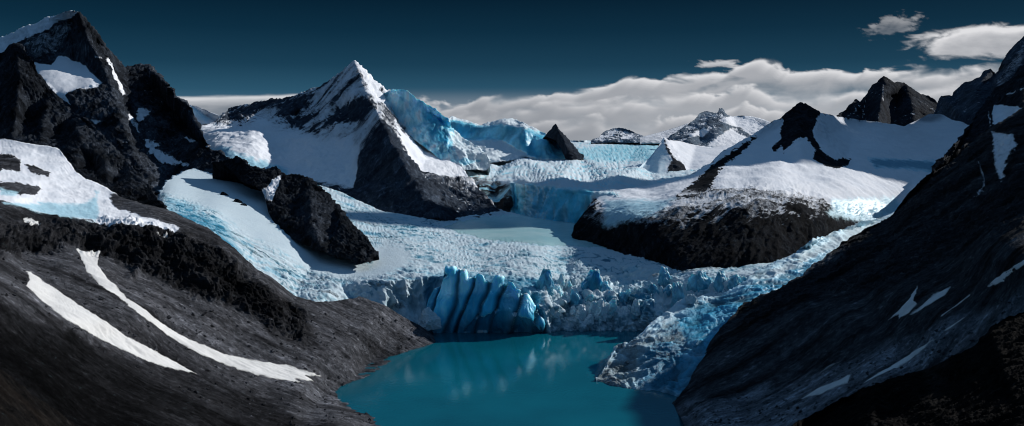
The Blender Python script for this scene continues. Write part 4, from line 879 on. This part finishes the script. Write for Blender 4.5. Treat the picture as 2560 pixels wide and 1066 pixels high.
# ---- still pool of pale meltwater under the ice fall
def pool_mat():
    m = bpy.data.materials.new('silty_meltwater'); b = NB(nt(m)); tc = b.n('ShaderNodeTexCoord').outputs['Object']
    p = b.n('ShaderNodeBsdfPrincipled'); b.link(b.mix(b.step(b.noise(tc, 1.2, 6, .6), .35, .7), (.34, .58, .61), (.45, .66, .68)), p.inputs['Base Color'])
    p.inputs['Roughness'].default_value = .22; o = b.n('ShaderNodeOutputMaterial'); b.link(p.outputs[0], o.inputs[0]); return m
pool = peel(gl, [(1108, 566), (1138, 556), (1180, 546), (1260, 538), (1300, 536), (1400, 548), (1475, 552), (1500, 600), (1560, 628), (1500, 622), (1420, 616), (1360, 616), (1290, 606), (1230, 604), (1180, 592), (1140, 582)], 'meltwater_pool', None, None, lift=.8, jit=8, cat=None)
pool.data.materials[0] = pool_mat(); tag(pool, kind='structure')
rr = random.Random(5)
def towers(n, line, wpx, label, group, s0, ice=(.2, .8), spread=14):
    L = np.array(line, float); seg = np.r_[0, np.cumsum(np.hypot(*np.diff(L, axis=0).T))]
    for i in range(n):
        t_ = seg[-1] * (i + rr.uniform(.1, .9)) / n
        px = np.interp(t_, seg, L[:, 0]); py = np.interp(t_, seg, L[:, 1]) + rr.uniform(-spread, spread)
        p = spot(gl, px, py); u = p[1] / F; w_ = rr.uniform(*wpx) * u
        ice_block('ice_tower', p - np.array([0, 0, .3 * w_]), w_, w_ * rr.uniform(.8, 2.3), s0 + i, label, group, lean=rr.uniform(-.3, .3), ice=rr.uniform(*ice), flat=rr.uniform(.4, 1.), tone=rr.uniform(.3, .6))
towers(24, [(1350, 712), (1420, 735), (1470, 745), (1540, 735), (1600, 725), (1680, 720), (1780, 712), (1860, 700)], (6, 27), 'jagged blue-white ice tower in the row along the broken glacier front', 'ice towers along the glacier front', 100)
towers(16, [(1370, 770), (1420, 790), (1480, 790), (1540, 780), (1610, 770)], (8, 17), 'ragged white ice tower on the sunlit broken ice just above the lake', 'ice towers above the lake', 200, ice=(.0, .45))
ice_block('ice_slab', spot(gl, 1478, 728), 26 * 17.6 / F, 46 * 17.6 / F, 31, 'largest bright blue ice slab standing in the middle of the broken ice', lean=.2, ice=1.0, flat=.5)
ice_block('ice_slab', spot(gl, 1700, 765), 20 * 16.9 / F, 60 * 16.9 / F, 34, 'tall pale blue ice pillar at the right end of the broken front', lean=.15, ice=.6, flat=.6)
ice_block('ice_block', at(1072, 808, 17.0), 28 * 17. / F, 34 * 17. / F, 41, 'dirty white ice block on the shore at the left end of the blue ice wall', lean=.1, mat=M_glac, ice=.0, snow=.85)
ice_block('ice_block', spot(tong, 1728, 758), 17 * 16.3 / F, 16 * 16.3 / F, 44, 'bright white ice block perched at the top of the shaded ice tongue', mat=M_glac, ice=.0, snow=1)
ice_block('iceberg', at(1257, 537, 28.6), 6 * 28.6 / F, 5 * 28.6 / F, 47, 'tiny lone iceberg on the pale pool under the plateau ice fall', mat=M_glac, ice=.1, snow=1, cat='iceberg')

# ---- snow patches lying on the slopes
if REC.get(lo.name):
    peel(lo, [(52, 664), (66, 676), (76, 676), (120, 708), (200, 763), (280, 813), (350, 858), (440, 904), (502, 938), (420, 921), (330, 887), (250, 851), (160, 802), (100, 752), (62, 715), (72, 700), (68, 684)],
         'snow_strip', 'lower of the two long white snow strips on the dark gravel slope at left', 'snow strips on the gravel slope')
    peel(lo, [(188, 622), (225, 624), (256, 620), (246, 645), (246, 665), (270, 698), (320, 743), (400, 803), (470, 843), (560, 883), (650, 904), (715, 911), (770, 929), (806, 944), (765, 939), (794, 956), (738, 949), (768, 961), (690, 950), (600, 926), (500, 887), (420, 842), (340, 782), (270, 727), (215, 682), (200, 646)],
         'snow_strip', 'upper of the two long white snow strips on the dark gravel slope at left', 'snow strips on the gravel slope')
    peel(lo, [(52, 548), (64, 541), (98, 556), (94, 568), (108, 574), (70, 575), (58, 566)], 'snow_patch', 'small white snow patch on the dark rocks at the far left edge', 'snow patches')
    peel(lo, [(380, 590), (420, 584), (422, 592), (398, 596)], 'snow_patch', 'tiny white snow fleck on the dark brow beside the left glacier arm', 'snow patches', jit=1)
R = 'snow patches on the dark right slope'
if REC.get(ro.name):
    peel(ro, [(2298, 706), (2294, 735), (2287, 752), (2297, 762), (2275, 785), (2255, 795), (2245, 804), (2248, 790), (2210, 812), (2250, 778), (2275, 748)], 'snow_patch', 'forked grey snow patch with a thin upward tail on the dark right slope', R, jit=1.5)
    peel(ro, [(2382, 716), (2366, 738), (2325, 766), (2268, 797), (2300, 768), (2335, 738)], 'snow_patch', 'slim grey snow sliver just right of the forked patch on the right slope', R, jit=1)
    peel(ro, [(2428, 740), (2355, 793)], 'snow_patch', 'hair-thin straight snow line above the lit gravel on the right slope', R, jit=.5, width=3)
    peel(ro, [(2600, 630), (2600, 650), (2560, 668), (2517, 696), (2515, 706), (2466, 722), (2480, 705), (2510, 680)], 'snow_patch', 'tapering grey snow patch at the right edge of the picture', R, jit=1.5)
    peel(ro, [(2350, 846), (2300, 886), (2250, 916), (2195, 946), (2148, 962), (2170, 946), (2230, 910), (2290, 873)], 'snow_patch', 'long slanting white snow streak on the lit gravel at lower right', R, jit=1)
    peel(ro, [(2134, 937), (2122, 960), (2060, 986), (1998, 1001), (2040, 974), (2090, 953)], 'snow_patch', 'short broad white snow streak lowest on the gravel at lower right', R, jit=1)
    peel(ro, [(2108, 902), (2055, 932), (2036, 943), (2070, 914)], 'snow_patch', 'faint grey snow smear left of the long slanting streak', R, jit=2, snow=.6)
    peel(ro, [(2410, 794), (2365, 829)], 'snow_patch', 'short thin snow line right above the long slanting streak', R, jit=1, width=3)

# ---- stones strewn over the scree
def stones(o, poly, n, size, name, mat, tone, seed, lab):
    G, PX, PY, u = REC[o.name]; r = np.random.default_rng(seed)
    ok = np.flatnonzero(inpoly(poly, 10)(PX.ravel(), PY.ravel(), None) > .5)
    ids = r.choice(ok, n); X_, Y_ = PX.ravel()[ids], PY.ravel()[ids]
    keep = np.ones(n, bool)
    for q in STRIPS: keep &= poly_sd(X_, Y_, q) < -1
    ids = ids[keep]; n = len(ids); P = G.reshape(-1, 3)[ids]
    base = np.array([(1, 0, 0), (-1, 0, 0), (0, 1, 0), (0, -1, 0), (0, 0, 1), (0, 0, -.6)], float)
    tri = np.array([(0, 2, 4), (2, 1, 4), (1, 3, 4), (3, 0, 4), (2, 0, 5), (1, 2, 5), (3, 1, 5), (0, 3, 5)])
    s = size * (r.pareto(2.2, n) + .6).clip(.6, 4) * u
    V = P[:, None] + base[None] * r.uniform(.6, 1.4, (n, 6, 1)) * s[:, None, None] * np.array([1, 1, .75]) + r.normal(0, .15, (n, 6, 3)) * s[:, None, None]
    Fc = (tri[None] + np.arange(n)[:, None, None] * 6).reshape(-1, 3)
    me = bpy.data.meshes.new(name); me.from_pydata(V.reshape(-1, 3).tolist(), [], Fc.tolist()); me.materials.append(mat)
    for kk, vv in (('snow', np.zeros(n * 6)), ('ice', np.zeros(n * 6)), ('tone', np.repeat(r.uniform(.4, 1.5, n) * tone, 6))):
        a_ = me.attributes.new(kk, 'FLOAT', 'POINT'); a_.data.foreach_set('value', vv.astype(np.float32))
    ob = bpy.data.objects.new(name, me); col.objects.link(ob); tag(ob, kind='stuff', label=lab, cat='stones')
    return ob
stones(lo, [(0, 640), (190, 620), (330, 690), (640, 810), (760, 770), (960, 780), (1080, 850), (940, 900), (840, 980), (960, 1060), (700, 1066), (480, 1000), (200, 850), (0, 760)], 2600, 1.5, 'scree_stones', M_near, .6, 1, 'dark stones strewn over the gravel slope at left')
stones(ro, [(1700, 1010), (1860, 990), (2060, 930), (2200, 880), (2350, 815), (2560, 730), (2560, 790), (2480, 850), (2250, 945), (2000, 1060), (1730, 1066)], 1400, 1.5, 'scree_stones', M_nearR, .7, 2, 'dark stones strewn over the lighter gravel at lower right')

# ---- clouds: self-glowing sheets far beyond the mountains, sunlit tops and grey bases painted in
def cloud_mat():
    m = bpy.data.materials.new('glowing_cloud'); b = NB(nt(m))
    d, l = b.attr('vapour'), b.attr('painted_light')
    e = b.n('ShaderNodeEmission')
    b.link(b.mix(l, (.09, .115, .155), (.74, .74, .76)), e.inputs[0])  # emission carries the painted light and shade of the cloud
    t = b.n('ShaderNodeBsdfTransparent'); mx = b.n('ShaderNodeMixShader')
    b.link(d, mx.inputs[0]); b.link(t.outputs[0], mx.inputs[1]); b.link(e.outputs[0], mx.inputs[2])
    o = b.n('ShaderNodeOutputMaterial'); b.link(mx.outputs[0], o.inputs[0]); return m
M_cloud = cloud_mat()
def cloud(label, box, env, Y, ax=150., ay=45., amp=1.0, light0=.0, wisp=False, seed=0, fade=None, gain=1.):
    x0, y0, x1, y1 = box
    nx, ny = int((x1 - x0) / 2.6), int((y1 - y0) / 2.2)
    X, Yp = np.meshgrid(np.linspace(x0, x1, nx), np.linspace(y0, y1, ny))
    px, py = X.ravel(), Yp.ravel()
    def dens(px, py):
        Q = np.stack([px / ax, py / ay, px * 0 + seed], 1)
        w = np.stack([fbm(Q * .9 + 7, 3), fbm(Q * .9 + 70, 3), px * 0], 1)
        n = fbm(Q + w * .55, 6, .56)
        b_ = 1 - np.abs(perlin(Q * 2.1 + w)) * 1.6
        return env(px, py) + amp * (n * 1.1 + .18 * b_)
    d0 = dens(px, py)
    # painted sunlight: the glow dims with the vapour up and to the right
    tau = np.zeros(len(px))
    for k in range(1, 7):
        s = k * 5.5
        tau += np.clip(dens(px + s * .75, py - s * .8), 0, 1.0)
    li = np.exp(-tau * .42)
    Q = np.stack([px / ax, py / ay, px * 0 + seed + 30], 1)
    li = np.clip(li * 1.25 + light0 + .22 * fbm(Q * 1.6, 5, .6), 0, 1)
    d = sm(.0, .55, d0) * gain
    if fade is not None: d = d * fade(px, py)
    ex = np.minimum(np.minimum(px - x0, x1 - px) / 25., np.minimum(py - y0, y1 - py) / 12.)
    d = d * np.clip(ex, 0, 1)
    G = np.stack([(X - CX) / F * Y, np.full(X.shape, Y), H - (Yp - HZ) / F * Y], -1)
    o = link_grid('cloud', G, {'vapour': d, 'painted_light': li}, M_cloud)
    o.visible_shadow = True
    return tag(o, label, 'cloud')
bt = np.array([(980, 262), (1050, 250), (1150, 246), (1250, 240), (1330, 226), (1400, 210), (1440, 203), (1520, 198), (1600, 190), (1680, 183), (1750, 180), (1800, 172), (1860, 156), (1900, 158), (2000, 170), (2080, 178), (2150, 166), (2200, 168), (2300, 174), (2400, 170), (2450, 158), (2510, 154), (2700, 150)], float)
def bank(off, drop_, slope, seed):
    # one storey of the bank: heaped top edge, thinning downwards
    def f(px, py):
        t = np.interp(px, bt[:, 0], bt[:, 1]) * (1 - slope) + (300 * slope) + off
        Q = np.stack([px / 120., py / 62., px * 0 + seed], 1)
        w = np.stack([fbm(Q * .8 + 7, 3), fbm(Q * .8 + 70, 3), px * 0], 1)
        n = fbm(Q + w * .6, 6, .52)
        puff = 1 - np.abs(perlin(Q * np.array([1.7, 1.5, 1]) + w * 1.2)) * 2
        big = fbm(np.stack([px / 300., py / 150., px * 0 + seed * 3], 1), 3)
        dd = py - t + 36 * n + 7 * puff + 30 * big + 9 * fbm(Q * np.array([1.6, 5, 1]) + w, 4, .6)
        soft_ = 7 + 46 * sm(-.15, .35, fbm(Q * np.array([.5, .8, 1]) + 50, 4))
        return sm(-4, soft_, dd) * (1 - .9 * sm(.3, 1.1, dd / drop_))
    return f
def layered(label, box, layers, Y, gain=1.):
    x0, y0, x1, y1 = box
    nx, ny = int((x1 - x0) / 2.6), int((y1 - y0) / 2.2)
    X, Yp = np.meshgrid(np.linspace(x0, x1, nx), np.linspace(y0, y1, ny)); px, py = X.ravel(), Yp.ravel()
    T = np.ones(len(px)); Lg = np.zeros(len(px))
    for f, bright, thick in layers:                       # nearest storey first
        dn = f(px, py) * thick; tau = 0
        for k in range(1, 6): tau = tau + f(px + k * 4.5, py - k * 5.0)   # vapour toward the sun, dims the painted light
        br = np.exp(-tau * .30)
        Lg += T * dn * bright * (.30 + .85 * br) * (.66 + .34 * sm(1150, 1800, px)); T *= 1 - dn
    dn = 1 - T; li = Lg / np.maximum(dn, 1e-3)
    ex = np.minimum(np.minimum(px - x0, x1 - px) / 60., np.minimum(py - y0, 1e3) / 12.)
    G = np.stack([(X - CX) / F * Y, np.full(X.shape, Y), H - (Yp - HZ) / F * Y], -1)
    o = link_grid('cloud', G, {'vapour': dn * np.clip(ex, 0, 1) * gain, 'painted_light': np.clip(li, 0, 1)}, M_cloud)
    return tag(o, label, 'cloud')
layered('long broken white cloud bank along the horizon behind the right-hand mountains', (960, 110, 2700, 368),
        [(bank(112, 70, .5, 41), .62, .8), (bank(72, 80, .32, 31), .8, .85), (bank(36, 80, .14, 21), .92, .9), (bank(8, 90, 0, 11), 1.0, .95), (lambda px, py: sm(215, 300, py) * .7, .6, 1)], 700)
def env_left(px, py):
    t = np.interp(px, [380, 450, 520, 650, 740, 800], [240, 240, 240, 236, 232, 228])
    return np.clip((py - t) / 14., -1.6, .6)
cloud('low flat grey cloud between the big left mountain and the pyramid peak', (380, 200, 860, 330), env_left, 720, ax=220, ay=30, amp=.5, light0=-.05, seed=5, gain=.85)
def env_e(cx, cy, rx, ry, k=1., sh=1.0):
    return lambda px, py: sh * (1 - np.sqrt(((px - cx) / rx) ** 2 + ((py - cy - k * (px - cx)) / ry) ** 2))
cloud('bright white lens-shaped cloud at the upper right edge', (2180, 20, 2720, 200), env_e(2510, 104, 240, 50, -.03, 1.5), 760, ax=115, ay=36, amp=.8, light0=.4, seed=9)
cloud('thin curled wisp of cloud alone in the blue sky at upper right', (2130, 20, 2340, 110), env_e(2235, 62, 75, 22, -.2, .85), 740, ax=50, ay=16, amp=1.15, light0=.1, seed=13, gain=.36)
cloud('small thin cloud scrap just above the long cloud bank', (1700, 130, 1900, 190), env_e(1795, 161, 52, 11, 0, .8), 690, ax=60, ay=11, amp=1.2, light0=.1, seed=17, gain=.7)

# ---- a mountain with parts is carried by an empty at its foot
for m_ in (lft, pyr, cen, sh, fin):
    kids = list(m_.children); lab = m_['label']
    V = np.array([v.co[:] for v in m_.data.vertices]); k = V[:, 2].argmin()
    e = bpy.data.objects.new('mountain', None); col.objects.link(e); e.location = V[k].tolist()
    tag(e, lab, 'mountain'); e.empty_display_size = .5
    del m_['label'], m_['category']; m_.name = 'rock_face'
    for c in [m_] + kids: c.parent = e; c.location = (-V[k]).tolist()

# ---- light, sky, camera
SUN_AZ, SUN_EL = math.radians(60), math.radians(27)
sd = Vector((math.cos(SUN_EL) * math.sin(SUN_AZ), math.cos(SUN_EL) * math.cos(SUN_AZ), math.sin(SUN_EL)))
L = bpy.data.lights.new('sun', 'SUN'); L.energy = 4.6; L.angle = math.radians(.5); L.color = (1, .975, .945)
lo_ = bpy.data.objects.new('sun', L); col.objects.link(lo_)
lo_.rotation_euler = sd.to_track_quat('Z', 'Y').to_euler(); lo_.location = sd * 50

w = bpy.data.worlds.new('World'); scene.world = w; w.use_nodes = True
b = NB(w.node_tree); w.node_tree.nodes.clear()
sky = b.n('ShaderNodeTexSky'); sky.sky_type = 'NISHITA'; sky.sun_disc = False; sky.sun_elevation = SUN_EL; sky.sun_rotation = SUN_AZ; sky.altitude = 3000
geo = b.n('ShaderNodeTexCoord').outputs['Generated']
sx = b.n('ShaderNodeSeparateXYZ'); b.link(geo, sx.inputs[0])
ramp = b.n('ShaderNodeValToRGB'); b.link(b.step(sx.outputs[2], 0, 1) if False else sx.outputs[2], ramp.inputs[0])
cr = ramp.color_ramp
def srgb(r, g, bl): return tuple(((c / 255 + .055) / 1.055) ** 2.4 if c > 10 else c / 255 / 12.92 for c in (r, g, bl)) + (1,)
stops = [(0.0, srgb(92, 120, 140)), (.03, srgb(72, 108, 132)), (.055, srgb(40, 82, 106)), (.085, srgb(22, 60, 82)), (.125, srgb(8, 43, 63)), (.17, srgb(1, 26, 43)), (.3, srgb(30, 62, 88)), (.6, srgb(70, 101, 135)), (1, srgb(76, 108, 142))]
cr.elements[0].position, cr.elements[0].color = stops[0]
cr.elements[1].position, cr.elements[1].color = stops[-1]
for p_, c_ in stops[1:-1]:
    e = cr.elements.new(p_); e.color = c_
bg1 = b.n('ShaderNodeBackground'); b.link(ramp.outputs[0], bg1.inputs[0]); bg1.inputs[1].default_value = 1.0
bg2 = b.n('ShaderNodeBackground'); b.link(sky.outputs[0], bg2.inputs[0]); bg2.inputs[1].default_value = .0006
ad = b.n('ShaderNodeAddShader'); b.link(bg1.outputs[0], ad.inputs[0]); b.link(bg2.outputs[0], ad.inputs[1])
wo = b.n('ShaderNodeOutputWorld'); b.link(ad.outputs[0], wo.inputs[0])

cam = bpy.data.cameras.new('camera'); co = bpy.data.objects.new('camera', cam); col.objects.link(co)
co.location = (0, 0, H); co.rotation_euler = (math.radians(90), 0, 0)
cam.sensor_width = 36; cam.sensor_fit = 'HORIZONTAL'; cam.lens = 36 * F / 2560
cam.shift_y = (HZ - 533) / 2560
cam.clip_start = .05; cam.clip_end = 3000
scene.camera = co
scene.view_settings.view_transform = 'Standard'; scene.view_settings.look = 'None'; scene.view_settings.exposure = 0; scene.view_settings.gamma = 1
scene.cycles.max_bounces = 6; scene.cycles.transparent_max_bounces = 16
scene.cycles.use_denoising = True; scene.cycles.denoising_prefilter = 'ACCURATE'
scene.cycles.filter_width = 1.1
